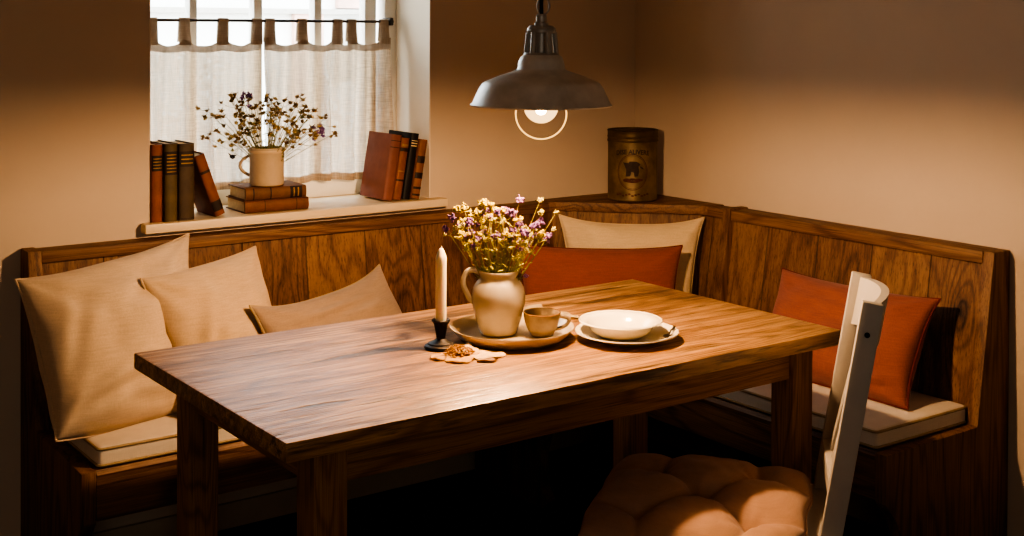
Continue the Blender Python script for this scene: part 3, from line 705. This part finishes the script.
# mug on the sill
mx_, my_, mz_ = -1.350, .044, ZB + .0352 + .0343
mug = thing('stoneware_mug', (mx_, my_, mz_), 'tan stoneware mug of dried stems on the stacked books', 'mug')
b = NB(); add_lathe(b, [(0, .001), (.043, .001), (.047, .004), (.0485, .010), (.0485, .100), (.0495, .104), (.0485, .108), (.0455, .108), (.0445, .100), (.0445, .012), (0, .010)], (mx_, my_, mz_), 48); obj('mug_body', b, M_mug, mug, angle=35)
b = NB(); arc_handle(b, Vector((mx_, my_, mz_ + .086)) + left * .046, Vector((mx_, my_, mz_ + .028)) + left * .047, .030, .0058, left, flat=.8); obj('handle', b, M_mug, mug)
b = NB(); add_lathe(b, [(.0486, .094), (.0500, .097), (.0500, .100), (.0486, .103)], (mx_, my_, mz_), 48); obj('rim_band', b, M_mugrim, mug)
# big dish
dx, dy = -1.333, -1.122
dish = thing('serving_dish', (dx, dy, TZ), 'wide shallow stoneware dish under the jug and cup', 'dish')
b = NB(); add_lathe(b, [(0, .0005), (.098, .0005), (.108, .003), (.121, .014), (.130, .024), (.1315, .027), (.129, .0275), (.120, .020), (.110, .010), (.098, .0075), (0, .007)], (dx, dy, TZ), 80)
obj('dish_body', b, M_tray, dish, angle=40)
b = NB(); add_lathe(b, [(.1300, .0245), (.1322, .0262), (.1318, .0282), (.1290, .0278)], (dx, dy, TZ), 80); obj('rim', b, M_tray, dish)
# jug
jx, jy, jz = -1.349, -1.095, TZ + .0073
jug = thing('stoneware_jug', (jx, jy, jz), 'grey beige stoneware jug of wildflowers on the dish', 'jug')
b = NB(); add_lathe(b, [(0, .001), (.037, .001), (.040, .004), (.042, .012), (.050, .038), (.0565, .066), (.0575, .084), (.054, .101), (.046, .113), (.0415, .118), (.0405, .124), (.0425, .129), (.0435, .134), (.0425, .137), (.0395, .136), (.037, .126), (.038, .117), (.050, .100), (.053, .084), (.05, .05), (.037, .012), (0, .008)], (jx, jy, jz), 64)
obj('jug_body', b, M_stone, jug, angle=50)
b = NB(); P0 = Vector((jx, jy, jz + .130)) + left * .040; P1 = Vector((jx, jy, jz + .068)) + left * .055
Cc = [P0 + left * 0, P0 + left * .012 + Vector((0, 0, .006)), P0 + left * .026 + Vector((0, 0, .003)), P0 + left * .034 + Vector((0, 0, -.012)), P0 + left * .034 + Vector((0, 0, -.028)), P0 + left * .027 + Vector((0, 0, -.044)), P1 + left * .006 + Vector((0, 0, .006)), P1 - left * .003]
def smooth_path(C, k=5):
    out_ = []
    for i in range(len(C) - 1):
        p0 = C[max(0, i - 1)]; p1 = C[i]; p2 = C[i + 1]; p3 = C[min(len(C) - 1, i + 2)]
        for j in range(k):
            t = j / k; out_.append(.5 * ((2 * p1) + (p2 - p0) * t + (2 * p0 - 5 * p1 + 4 * p2 - p3) * t * t + (3 * p1 - p0 - 3 * p2 + p3) * t ** 3))
    out_.append(C[-1]); return out_
add_tube(b, smooth_path(Cc), .0062, 10); obj('handle', b, M_stone, jug)
# cup
ux, uy, uz = -1.286, -1.165, TZ + .0073
cup = thing('tea_cup', (ux, uy, uz), 'small brown speckled cup beside the jug on the dish', 'cup')
b = NB(); add_lathe(b, [(0, .001), (.022, .001), (.024, .004), (.032, .018), (.037, .034), (.0395, .048), (.0395, .051), (.0375, .0515), (.0355, .046), (.030, .022), (.02, .008), (0, .007)], (ux, uy, uz), 48); obj('cup_body', b, M_cup, cup, angle=50)
b = NB(); add_lathe(b, [(.0393, .0482), (.0402, .0500), (.0392, .0522), (.0370, .0515)], (ux, uy, uz), 48); obj('rim', b, M_rim, cup)
b = NB(); rt = -left; arc_handle(b, Vector((ux, uy, uz + .043)) + rt * .0375, Vector((ux, uy, uz + .015)) + rt * .029, .024, .0042, rt, rise=.006); obj('handle', b, M_cup, cup)
# plate, bowl, spoon
px_, py_ = -1.140, -1.270
plate = thing('dinner_plate', (px_, py_, TZ), 'cream china plate under the soup bowl', 'plate')
b = NB(); add_lathe(b, [(0, .001), (.062, .001), (.066, .004), (.085, .010), (.105, .0165), (.1085, .0185), (.107, .0205), (.085, .0140), (.066, .0075), (.060, .006), (0, .006)], (px_, py_, TZ), 80); obj('plate_body', b, M_china, plate, angle=50)
b = NB(); add_lathe(b, [(.1065, .0172), (.1095, .0185), (.1085, .0212), (.105, .0197)], (px_, py_, TZ), 80); obj('rim', b, M_china, plate)
bx_, by_, bz_ = -1.146, -1.257, TZ + .0063
bowl = thing('soup_bowl', (bx_, by_, bz_), 'wide rimmed cream china bowl standing on the plate', 'bowl')
b = NB(); add_lathe(b, [(0, .001), (.046, .001), (.050, .004), (.060, .010), (.067, .018), (.072, .0265), (.086, .0320), (.0885, .034), (.086, .0355), (.070, .0300), (.064, .022), (.055, .0125), (.045, .008), (0, .0065)], (bx_, by_, bz_), 80); obj('bowl_body', b, M_china, bowl, angle=50)
b = NB(); add_lathe(b, [(.0860, .0322), (.0893, .0340), (.0875, .0363), (.0845, .0350)], (bx_, by_, bz_), 80); obj('rim', b, M_china, bowl)
sp0 = Vector((-1.098, -1.352, TZ + .0165)); sp1 = Vector((-1.050, -1.318, TZ + .0235))
spoon = thing('teaspoon', sp0, 'small tarnished spoon lying on the plate beside the bowl', 'spoon')
b = NB(); dv = (sp1 - sp0).normalized(); ang = math.atan2(dv.y, dv.x)
t = bmesh.new(); prof = [(k / 10 * PI / 2) for k in range(11)]
add_lathe(t, [(.011 * math.sin(a), -.004 * math.cos(a) + .004) for a in prof] + [(.0103 * math.sin(a), -.0033 * math.cos(a) + .004) for a in prof[::-1]], (0, 0, 0), 24)
merge(b, t, Tn(sp0 + Vector((0, 0, -.001))) @ Matrix.Rotation(ang, 4, 'Z') @ Matrix.Scale(1.45, 4, (1, 0, 0))); obj('spoon_bowl', b, M_spoon, spoon, angle=60)
b = NB(); add_tube(b, [sp0 + dv * .014 + Vector((0, 0, .003)), sp0 + dv * .03 + Vector((0, 0, .004)), sp1 - dv * .012, sp1 + dv * .004], [.002, .0018, .0028, .0035], 8, flat=.6); obj('spoon_handle', b, M_spoon, spoon)

# candle and holder
kx, ky = -1.501, -1.105
hold = thing('candle_holder', (kx, ky, TZ), 'black cast iron candle holder at the left of the dish', 'candle holder')
b = NB(); add_lathe(b, [(0, .0005), (.033, .0005), (.0345, .003), (.033, .007), (.029, .009), (.0275, .0095), (.0265, .012), (.016, .016), (.0095, .021), (.0095, .026), (.0120, .038), (.0145, .050), (.0185, .056), (.0195, .058), (.018, .060), (.0115, .058), (.0108, .050), (0, .049)], (kx, ky, TZ), 48); obj('holder_body', b, M_iron, hold, angle=40)
can = thing('candle', (kx, ky, TZ + .05), 'ivory dinner candle, unlit, standing in the iron holder', 'candle')
b = NB(); add_lathe(b, [(0, .0505), (.0100, .0505), (.0112, .062), (.0112, .178), (.0116, .185), (.0105, .190), (.0062, .201), (.0035, .206), (0, .207)], (kx, ky, TZ), 32); obj('candle_wax', b, M_wax, can, angle=50)
b = NB(); add_tube(b, [(kx, ky, TZ + .206), (kx + .001, ky, TZ + .211)], .0009, 6); obj('wick', b, M_wick, can)

# crumpled cream napkin behind the dish
def napkin():
    root = tag(bpy.data.objects.new('linen_scrap', None), 'cream linen scrap lying on the table behind dish and cup', 'napkin'); root.location = (-1.12, -.985, TZ); COL.objects.link(root)
    b = NB(); n = 26; G = []
    A = [Vector(p) for p in ((-1.185, -.905, 0), (-1.105, -.895, 0), (-1.098, -1.062, 0), (-1.160, -1.045, 0))]
    for j in range(n + 1):
        row = []
        for i in range(n + 1):
            u, v = i / n, j / n
            p = (A[0] * (1 - u) + A[1] * u) * (1 - v) + (A[3] * (1 - u) + A[2] * u) * v
            e = .008 * math.sin(9 * v + 1) * (1 if i in (0, n) else .3) ; p.x += e + .004 * math.sin(22 * v)
            z = .0025 + .004 * abs(noise.noise(Vector((u * 3, v * 5, 2)))) + .003 * max(0, math.sin(u * 7 + v * 3))
            row.append(b.verts.new((p.x, p.y, TZ + z)))
        G.append(row)
    for j in range(n):
        for i in range(n): b.faces.new((G[j][i], G[j + 1][i], G[j + 1][i + 1], G[j][i + 1]))
    r = bmesh.ops.solidify(b, geom=list(b.faces), thickness=.0018)
    obj('napkin_cloth', b, M_nap, root, angle=80)
napkin()

# dried slices, petals and a bud beside the candle
def slice_(x, y, z, rx, ry, rz, tx_, ty_, mat, label, seed):
    rnd = random.Random(seed); b = NB(); n = 40; th = .0035
    P = [1 + .07 * math.sin(3 * a + seed) + .05 * math.sin(7 * a + seed * 2) + rnd.uniform(-.02, .02) for a in [2 * PI * k / n for k in range(n)]]
    rings = []
    for q, zz in ((0, th), (.45, th * .8), (.8, th * .75), (.93, th * 1.15), (1.0, th * .6), (.96, .0004), (0, .0004)):
        if q == 0: rings.append([b.verts.new((0, 0, zz))])
        else: rings.append([b.verts.new((rx * q * P[k] * math.cos(2 * PI * k / n), ry * q * P[k] * math.sin(2 * PI * k / n), zz + .0012 * math.sin(k * .6 + seed) * q)) for k in range(n)])
    for A, B in zip(rings, rings[1:]):
        for k in range(n):
            j = (k + 1) % n
            if len(A) == 1: b.faces.new((A[0], B[k], B[j]))
            elif len(B) == 1: b.faces.new((A[k], B[0], A[j]))
            else: b.faces.new((A[k], B[k], B[j], A[j]))
    bmesh.ops.recalc_face_normals(b, faces=b.faces)
    M = Tn((x, y, z)) @ Matrix.Rotation(rz, 4, 'Z') @ Matrix.Rotation(tx_, 4, 'X') @ Matrix.Rotation(ty_, 4, 'Y')
    bmesh.ops.transform(b, matrix=M, verts=b.verts)
    o = obj('dried_slice', b, mat, None, loc=(x, y, z), angle=60); tag(o, label, 'dried fruit slice'); return o
z0 = TZ + .0016
slice_(-1.520, -1.206, z0, .033, .027, .4, .0, .0, M_slice, 'tan dried slice at the front of the heap by the candle', 1)
slice_(-1.462, -1.213, z0, .036, .028, -.3, .0, 0, M_slice2, 'large pale dried slice nearest the front rim of the dish', 2)
slice_(-1.548, -1.172, z0, .022, .017, .9, .0, 0, M_slice, 'small brown dried slice at the left of the heap', 3)
slice_(-1.484, -1.248, z0, .020, .010, -.5, .0, 0, M_rim, 'narrow dark dried slice at the front right of the heap', 4)
slice_(-1.488, -1.178, z0 + .006, .030, .024, .2, .12, .05, M_slice2, 'pale dried slice on top of the heap under the amber petals', 5)
b = NB(); rnd = random.Random(11)
for k in range(150):
    a = rnd.uniform(0, 2 * PI); q = rnd.random() ** .6
    x = -1.507 + .034 * q * math.cos(a); y = -1.180 + .028 * q * math.sin(a); z = TZ + .007 + .016 * (1 - q * q) * rnd.uniform(.5, 1)
    t = bmesh.new(); bmesh.ops.create_icosphere(t, subdivisions=1, radius=rnd.uniform(.0016, .0034))
    merge(b, t, Tn((x, y, z)) @ Matrix.Rotation(rnd.uniform(0, 3), 4, 'X') @ Matrix.Rotation(rnd.uniform(0, 3), 4, 'Z') @ Matrix.Diagonal((1.6, .9, .5, 1)))
o = obj('potpourri_petals', b, M_crumb, None, loc=(-1.507, -1.180, TZ), smooth=False); tag(o, 'loose heap of amber dried petals beside the candle holder', 'dried petals', kind='stuff')
bud = thing('dried_bud', (-1.447, -1.110 - .028, TZ), 'dark dried bud with pale tip between candle holder and dish', 'dried bud')
b = NB(); add_ico(b, (-1.452, -1.135, TZ + .0075), .0065, 2, (1.2, 1, .95), .08); obj('bud_head', b, M_china, bud)
b = NB(); add_ico(b, (-1.445, -1.128, TZ + .012), .006, 2, (1.2, 1, .6), .1); obj('bud_cap', b, M_iron, bud)

# ------------------------------------------------------------------ flowers
def frand(rnd, c, r): return Vector((c[0] + rnd.uniform(-r, r), c[1] + rnd.uniform(-r, r), c[2] + rnd.uniform(-r, r)))
def bloom(bm, c, r, rnd, kind):
    if kind == 'seed':
        add_ico(bm, c, r, 1, (1, 1, .85), .25)
        for k in range(5):
            a = rnd.uniform(0, 2 * PI); e = rnd.uniform(-.4, 1)
            p = Vector(c); q = p + Vector((math.cos(a), math.sin(a), e)) * r * 1.5
            add_tube(bm, [p, q], [r * .35, r * .12], 4)
    else:
        for k in range(14 if kind == 'umbel' else 18):
            p = Vector((rnd.gauss(0, 1), rnd.gauss(0, 1), rnd.gauss(.2, .8))); p = p.normalized() * r * rnd.uniform(.55, 1.0)
            add_ico(bm, Vector(c) + p, r * rnd.uniform(.22, .36), 1, (1, 1, .8), .2)
        add_ico(bm, c, r * .6, 1, (1, 1, 1), .1)
def flower(name, root_pt, tip, heads, label, cat, group, smat, bend, leaf=0, rnd=None):
    """heads: list of (position, radius, kind, material)"""
    root_pt, tip = Vector(root_pt), Vector(tip)
    th = thing(name, root_pt, label, cat, group)
    mid = root_pt.lerp(tip, .5) + bend
    pts = smooth_path([root_pt, root_pt.lerp(mid, .55) , mid, tip], 4)
    b = NB(); add_tube(b, pts, [.0013 - .0006 * k / (len(pts) - 1) for k in range(len(pts))], 5)
    for hp, r, kd, mt in heads:
        hp = Vector(hp)
        if (hp - tip).length > .004:
            s = min(pts[4:], key=lambda q: abs((q - hp).length - (hp - tip).length * 1.25)); add_tube(b, [s, s.lerp(hp, .5) + Vector((0, 0, -.003)), hp], .0006, 4)
    obj('stem', b, smat, th)
    for hp, r, kd, mt in heads:
        bb = NB(); bloom(bb, hp, r, rnd, kd); obj('flower_head', bb, mt, th, angle=20)
    for k in range(leaf):
        t = rnd.uniform(.42, .95); p = pts[int(t * (len(pts) - 1))]; a = rnd.uniform(0, 2 * PI); dv_ = Vector((math.cos(a), math.sin(a), rnd.uniform(.2, .9))).normalized(); l = rnd.uniform(.014, .026)
        sd = dv_.cross(Vector((0, 0, 1))).normalized() * l * .2
        bb = NB(); V = [bb.verts.new(q) for q in (p, p + dv_ * l * .45 + sd, p + dv_ * l, p + dv_ * l * .45 - sd, p + dv_ * l * .5 + Vector((0, 0, .002)))]
        for i in range(4): bb.faces.new((V[i], V[(i + 1) % 4], V[4]))
        obj('leaf', bb, M_leaf, th, smooth=False)
    return th
R = Vector((c_, -s_, 0)); Fd = Vector((s_, c_, 0)); Z = Vector((0, 0, 1))

# dried stems in the mug: tips fan out left, up and right
rnd = random.Random(21)
rim = Vector((mx_, my_, mz_ + .104)); bot = Vector((mx_, my_, mz_ + .02))
tips = []
for k in range(56):
    a = math.radians(-80 + 160 * (k + .5) / 56 + rnd.uniform(-5, 5)); ln = rnd.uniform(.065, .182) * (1 if abs(a) > .9 else .92) + .0
    dep = rnd.uniform(-.07, .03)
    tips.append((math.sin(a) * ln * 1.18, max(.022, math.cos(a) * ln * .95 + .012), dep))
for i, (tr_, tu, td) in enumerate(tips):
    tip = rim + R * tr_ + Z * tu + Fd * td
    if tip.y > .135: tip.y = .135 - rnd.random() * .02
    base = bot + R * (tr_ * -.12) + Fd * (td * -.12)
    heads = []
    mt = M_seed if (rnd.random() < .6 or math.hypot(tr_, tu) > .12) else M_tanseed
    heads.append((tip, rnd.uniform(.0055, .0075), 'seed', mt))
    for q in range(rnd.choice((2, 3, 3, 4))):
        o_ = R * rnd.uniform(-.026, .026) + Z * rnd.uniform(-.028, .008) + Fd * rnd.uniform(-.018, .012); hp = tip + o_
        if hp.y > .138: hp.y = .138
        heads.append((hp, rnd.uniform(.0042, .0065), 'seed', mt if rnd.random() < .7 else M_tanseed))
    flower('dried_flower', base, tip, heads, 'thin dried stem with brown seed heads in the tan mug', 'dried flower', 'dried seed head stems in the mug', M_stem, Fd * 0 + Z * .004, 2, rnd)
for cxr, czr, lab, n_ in ((-.062, .142, 'purple flower head standing highest at the upper left of the mug', 7), (.148, .050, 'drooping purple flower cluster at the right of the mug', 11)):
    tip = rim + R * cxr + Z * czr - Fd * .03
    heads = [(tip + R * rnd.uniform(-.022, .022) + Z * rnd.uniform(-.018, .018) + Fd * rnd.uniform(-.012, .008), rnd.uniform(.0065, .009), 'umbel', M_purp if q % 3 else M_lilac) for q in range(n_)]
    flower('purple_flower', bot - R * cxr * .1, tip, heads, lab, 'flower', None, M_stem, Z * (.01 if cxr > 0 else 0), 0, rnd)
# one drooping stem with a hanging dark head left of the mug
tip = rim - R * .092 - Z * .020 - Fd * .03
flower('wilted_flower', bot + R * .01, tip, [(tip, .008, 'seed', M_iron)], 'wilted dark flower head drooping left of the mug handle', 'dried flower', None, M_stem, Z * .062 - R * .02, 0, rnd)

# wildflowers in the jug
rnd = random.Random(5)
rim = Vector((jx, jy, jz + .134)); bot = Vector((jx, jy, jz + .02))
spec = []   # (right, up, kind)
def px(u, v): return ((u - 498) / 466., (271 - v) / 466.)
named = [((518.5, 200), 'lil', 'lilac bloom standing tallest at the top of the jug bouquet'), ((539, 201), 'pal', 'pale straw bloom at the upper right of the jug bouquet'),
 ((483, 204), 'yel', 'big yellow bloom at the top left of the jug bouquet'), ((451, 219), 'lil', 'purple bloom at the upper far left of the jug bouquet'),
 ((446, 230), 'lil', 'purple bloom lowest at the far left of the jug bouquet'), ((547, 236), 'lil', 'round lilac bloom at the far right of the jug bouquet'),
 ((540, 222), 'lil', 'mauve daisy bloom just above the round lilac bloom at right'), ((463, 208), 'yel', 'yellow bloom on the upper left side of the jug bouquet'),
 ((555, 212), 'pal', 'small pale bud furthest right and high in the jug bouquet'), ((552, 229), 'pal', 'small pale button bloom at the far right below the pale bud'),
 ((540, 212), 'pal', 'pale bud between the straw bloom and the mauve daisy'), ((510, 211), 'lil', 'lilac bloom just below the tallest one in the jug'),
 ((525, 275), 'dark', 'dark wilted bloom hanging over the right rim of the jug')]
for (u, v), kd, lab in named:
    a, c = px(u, v); td = rnd.uniform(-.03, .02); tip = rim + R * a + Z * c + Fd * td
    base = bot - R * a * .15
    mt = {'lil': M_purp, 'pal': M_pale, 'yel': M_yel, 'dark': M_purp}[kd]
    r = {'lil': .0098, 'pal': .0075, 'yel': .012, 'dark': .006}[kd]
    if u > 550: r = .006
    heads = [(tip, r, 'umbel', mt)]
    if kd == 'yel': heads += [(tip + R * rnd.uniform(-.018, .018) + Z * rnd.uniform(-.015, .004), .008, 'umbel', M_yel) for q in range(3)]
    if kd == 'lil' and r > .008: heads += [(tip + R * rnd.uniform(-.01, .01) + Z * rnd.uniform(-.012, 0) + Fd * .006, .0055, 'umbel', M_lilac)]
    flower('wildflower', base, tip, heads, lab, 'flower', None, M_stem2, (Z * .03 if kd == 'dark' else Z * .004), 3, rnd)
kinds = [('yellow', M_yel, .0085, 'slender stem of small yellow blooms in the jug', 'yellow wildflowers in the jug', 16), ('straw', M_pale, .006, 'slender stem of straw coloured blooms in the jug', 'straw coloured wildflowers in the jug', 14), ('purple', M_purp, .0095, 'slender stem of small purple blooms in the jug', 'purple wildflowers in the jug', 17)]
for kn, mt, r, lab, grp, cnt in kinds:
    for k in range(cnt):
        a = math.radians(-58 + 116 * (k + rnd.uniform(.2, .8)) / cnt); ln = rnd.uniform(.045, .125)
        tip = rim + R * (math.sin(a) * ln * 1.0) + Z * (math.cos(a) * ln * .95 + .018) + Fd * rnd.uniform(-.045, .045)
        heads = [(tip, r * rnd.uniform(.85, 1.15), 'umbel', mt)]
        for q in range(rnd.choice((1, 2, 2))):
            heads.append((tip + R * rnd.uniform(-.022, .022) + Z * rnd.uniform(-.024, .002) + Fd * rnd.uniform(-.015, .015), r * rnd.uniform(.55, .9), 'umbel', mt if rnd.random() < .75 else M_pale))
        flower('wildflower', bot - R * math.sin(a) * .018 + Fd * rnd.uniform(-.01, .01), tip, heads, lab, 'flower', grp, M_stem2, Z * .003, rnd.choice((3, 4)), rnd)

# ------------------------------------------------------------------ chair
Mid = Vector((-.909, -1.604, 0)); fdir = Vector((-.68, .733, 0)).normalized(); wdir = Vector((fdir.y, -fdir.x, 0))
lean = Vector((.067, -.048, 0)) / .432
chair = thing('wooden_chair', (-1.06, -1.44, FZ), 'white painted wooden chair with slatted back at the table front', 'chair')
def cb(p, a, c, z): return p + fdir * a + wdir * c + Z * z
def beam(bm, p, q, wx, wy, ax, bev=.003):
    """rectangular bar from p to q, wx along ax, wy across"""
    p, q = Vector(p), Vector(q); t = (q - p); ln = t.length; t.normalize(); ax = (Vector(ax) - t * t.dot(Vector(ax))).normalized(); ay = t.cross(ax)
    M = Matrix(((ax.x, ay.x, t.x, p.x), (ax.y, ay.y, t.y, p.y), (ax.z, ay.z, t.z, p.z), (0, 0, 0, 1)))
    add_box(bm, (-wx / 2, -wy / 2, 0), (wx / 2, wy / 2, ln), bev, 2, M)
HW = .148; SH = .445
for sg in (-1, 1):
    o0 = Mid + wdir * HW * sg
    b = NB(); beam(b, cb(o0, .03, 0, FZ) - lean * .0 - fdir * .10, cb(o0, 0, 0, SH - .02), .036, .026, fdir)
    beam(b, cb(o0, 0, 0, SH - .05), cb(o0, 0, 0, .901) + lean * .456, .040, .026, fdir)
    lg = obj('back_post', b, M_white, chair)
    b = NB(); p = cb(o0, 0, 0, .842) + lean * .395 + wdir * sg * .0132
    add_lathe(b, [(0, .0), (.0052, .0), (.0052, .0012), (0, .0012)], (0, 0, 0), 20, Tn(p) @ wdir.to_track_quat('Z', 'Y').to_matrix().to_4x4() @ Matrix.Rotation(0 if sg > 0 else PI, 4, 'X')); obj('screw_hole', b, M_hole, lg)
    b = NB(); beam(b, cb(Mid, .40, sg * .185, FZ), cb(Mid, .39, sg * .18, SH - .02), .036, .036, fdir); obj('front_leg', b, M_white, chair)
    b = NB(); beam(b, cb(Mid, -.05, sg * HW, .20), cb(Mid, .39, sg * .18, .20), .022, .03, wdir); obj('side_stretcher', b, M_white, chair)
    b = NB(); beam(b, cb(Mid, .0, sg * HW, .40), cb(Mid, .39, sg * .18, .40), .02, .05, wdir); obj('seat_rail', b, M_white, chair)
# curved top rail, bowed to the rear between the posts
b = NB(); n = 20; A = []
for side_ in (-.008, .008):
    row = []
    for k in range(n + 1):
        q = -HW + .012 + (2 * HW - .024) * k / n; e = (q / HW)
        bow = -.034 * (1 - e * e)
        zt = .894 + .006 * (1 - e * e); zb = .795 + .010 * (1 - e * e)
        row.append((cb(Mid, bow + side_, q, zt) + lean * (zt - SH), cb(Mid, bow + side_, q, zb) + lean * (zb - SH)))
    A.append(row)
V = [[(b.verts.new(t_), b.verts.new(u_)) for t_, u_ in row] for row in A]
for k in range(n):
    f, g2 = V[0], V[1]
    b.faces.new((f[k][0], f[k + 1][0], f[k + 1][1], f[k][1])); b.faces.new((g2[k][0], g2[k][1], g2[k + 1][1], g2[k + 1][0]))
    b.faces.new((f[k][0], g2[k][0], g2[k + 1][0], f[k + 1][0])); b.faces.new((f[k][1], f[k + 1][1], g2[k + 1][1], g2[k][1]))
bmesh.ops.recalc_face_normals(b, faces=b.faces); obj('top_rail', b, M_white, chair)
b = NB(); z1 = SH + .085; beam(b, cb(Mid, 0, -HW + .01, z1) + lean * (z1 - SH), cb(Mid, 0, HW - .01, z1) + lean * (z1 - SH), .02, .045, fdir); obj('lower_rail', b, M_white, chair)
for c in (-.075, 0, .075):
    b = NB(); beam(b, cb(Mid, -.004, c, SH + .10) + lean * .10, cb(Mid, -.018, c, .815) + lean * .37, .012, .034, fdir, .002); obj('back_slat', b, M_white, chair)
b = NB(); P = [cb(Mid, -.015, -.178, 0), cb(Mid, .43, -.235, 0), cb(Mid, .43, .215, 0), cb(Mid, -.015, .165, 0)]
add_prism(b, [(p.x, p.y) for p in P], 'z', SH - .02, SH, .004); obj('seat', b, M_white, chair)

# tufted chair cushion
def tufted():
    C0 = Vector((-1.128, -1.482, SH + .001)); ya = math.atan2(.79, -.61)
    fx = Vector((math.cos(ya), math.sin(ya), 0)); wx = Vector((fx.y, -fx.x, 0))
    root = tag(bpy.data.objects.new('chair_cushion', None), 'tan tufted seat cushion lying on the white chair', 'cushion'); root.location = C0; COL.objects.link(root)
    n = 96; Wd, Dp, T0 = .47, .42, .038
    tf = [(-.5, -.5), (-.5, .5), (.5, -.5), (.5, .5), (0, 0)]
    seg = [((0, 0), q) for q in tf[:4]]
    for q in tf[:4]:
        seg += [(q, (math.copysign(1, q[0]), q[1] * .85)), (q, (q[0] * .75, math.copysign(1, q[1])))]
    def dseg(u, v, s):
        (ax, ay), (bx, by) = s; dx_, dy_ = bx - ax, by - ay; l2 = dx_ * dx_ + dy_ * dy_; t_ = max(0, min(1, ((u - ax) * dx_ + (v - ay) * dy_) / l2)); return math.hypot(u - ax - t_ * dx_, v - ay - t_ * dy_)
    def hgt(u, v):
        k = max(0, (1 - abs(u) ** 3.2) * (1 - abs(v) ** 3.2)) ** .42
        h = 1.0
        dm = min(math.hypot(u - a, v - c) for a, c in tf); h -= .75 * math.exp(-(dm / .15) ** 1.2)
        ds = min(dseg(u, v, s) for s in seg); h -= .45 * math.exp(-(ds / .10) ** 1.0)
        h += .10 * noise.noise(Vector((u * 2.5, v * 2.5, 3))) + .06 * noise.noise(Vector((u * 7, v * 7, 9)))
        ww = sum(math.sin(math.atan2(v - c, u - a) * 8 + a * 9 + c * 5) * math.exp(-(math.hypot(u - a, v - c) / .2) ** 2) for a, c in tf)
        return k * (h + .05 * ww)
    bm = NB(); g = {}
    us = [math.sin((i / n - .5) * PI) * .5 + (i / n * 2 - 1) * .5 for i in range(n + 1)]
    def pt(i, j, sg):
        u, v = us[i], us[j]; sx = 1 - .035 * (1 - v * v) * 0 - .03 * (1 + math.cos(v * PI / .45)) * abs(u) ** 6 * .5; sy_ = 1 - .03 * (1 + math.cos(u * PI / .40)) * abs(v) ** 6 * .5
        rc = 1 - .05 * (u * u * v * v) ** 2
        p = C0 + wx * (u * Wd / 2 * sx * rc) + fx * (v * Dp / 2 * sy_ * rc)
        if sg == 0: return p + Z * T0 * .62
        if sg > 0: return p + Z * (T0 * .62 + (T0 * 1.35) * hgt(u, v))
        return p + Z * max(.0005, T0 * .62 * (1 - max(0, (1 - u ** 8) * (1 - v ** 8)) ** .5))
    for sg in (1, -1):
        for j in range(n + 1):
            for i in range(n + 1):
                e = i in (0, n) or j in (0, n); key = (i, j, 0 if e else sg)
                if key not in g: g[key] = bm.verts.new(pt(i, j, 0 if e else sg))
        G = lambda i, j: g[(i, j, 0 if (i in (0, n) or j in (0, n)) else sg)]
        for j in range(n):
            for i in range(n):
                q = (G(i, j), G(i + 1, j), G(i + 1, j + 1), G(i, j + 1)); bm.faces.new(q)
    bmesh.ops.recalc_face_normals(bm, faces=bm.faces)
    obj('cushion_cover', bm, M_tuft, root, angle=180)
    bb = NB(); P = [pt(i, 0, 0) for i in range(0, n, 2)] + [pt(n, j, 0) for j in range(0, n, 2)] + [pt(n - i, n, 0) for i in range(0, n, 2)] + [pt(0, n - j, 0) for j in range(0, n, 2)]
    add_tube(bb, P, .003, 6, closed=True); obj('seam_piping', bb, M_tuft, root)
tufted()

# ------------------------------------------------------------------ light
li = bpy.data.lights.new('bulb_light', 'POINT'); li.energy = 118; li.color = (1, .63, .35); li.shadow_soft_size = .022
lo_ = bpy.data.objects.new('bulb_light', li); COL.objects.link(lo_); lo_.location = (lx, ly, lz + .014)
w = bpy.data.worlds.new('sky'); SC.world = w; w.use_nodes = True
bg = w.node_tree.nodes['Background']; bg.inputs[0].default_value = (.86, .93, 1.0, 1); bg.inputs[1].default_value = 8.0
po = bpy.data.lights.new('window_portal', 'AREA'); po.shape = 'RECTANGLE'; po.size = XR - XL; po.size_y = ZT - ZB; po.cycles.is_portal = True
poo = bpy.data.objects.new('window_portal', po); COL.objects.link(poo); poo.location = ((XL + XR) / 2, .275, (ZB + ZT) / 2); poo.rotation_euler = (-PI / 2, 0, 0)
fl = bpy.data.lights.new('fill_light', 'AREA'); fl.energy = 16; fl.color = (1, .93, .84); fl.shape = 'RECTANGLE'; fl.size = 1.4; fl.size_y = 1.2  # added fill from behind the camera, stands for no actual lamp
flo = bpy.data.objects.new('fill_light', fl); COL.objects.link(flo); flo.location = (-3.3, -4.75, 1.6); flo.rotation_euler = (PI / 2, 0, -.35)

SC.view_settings.view_transform = 'AgX'
SC.view_settings.look = 'AgX - High Contrast'
SC.view_settings.exposure = 0.25
SC.cycles.use_denoising = True
SC.cycles.max_bounces = 8
SC.cycles.transparent_max_bounces = 12
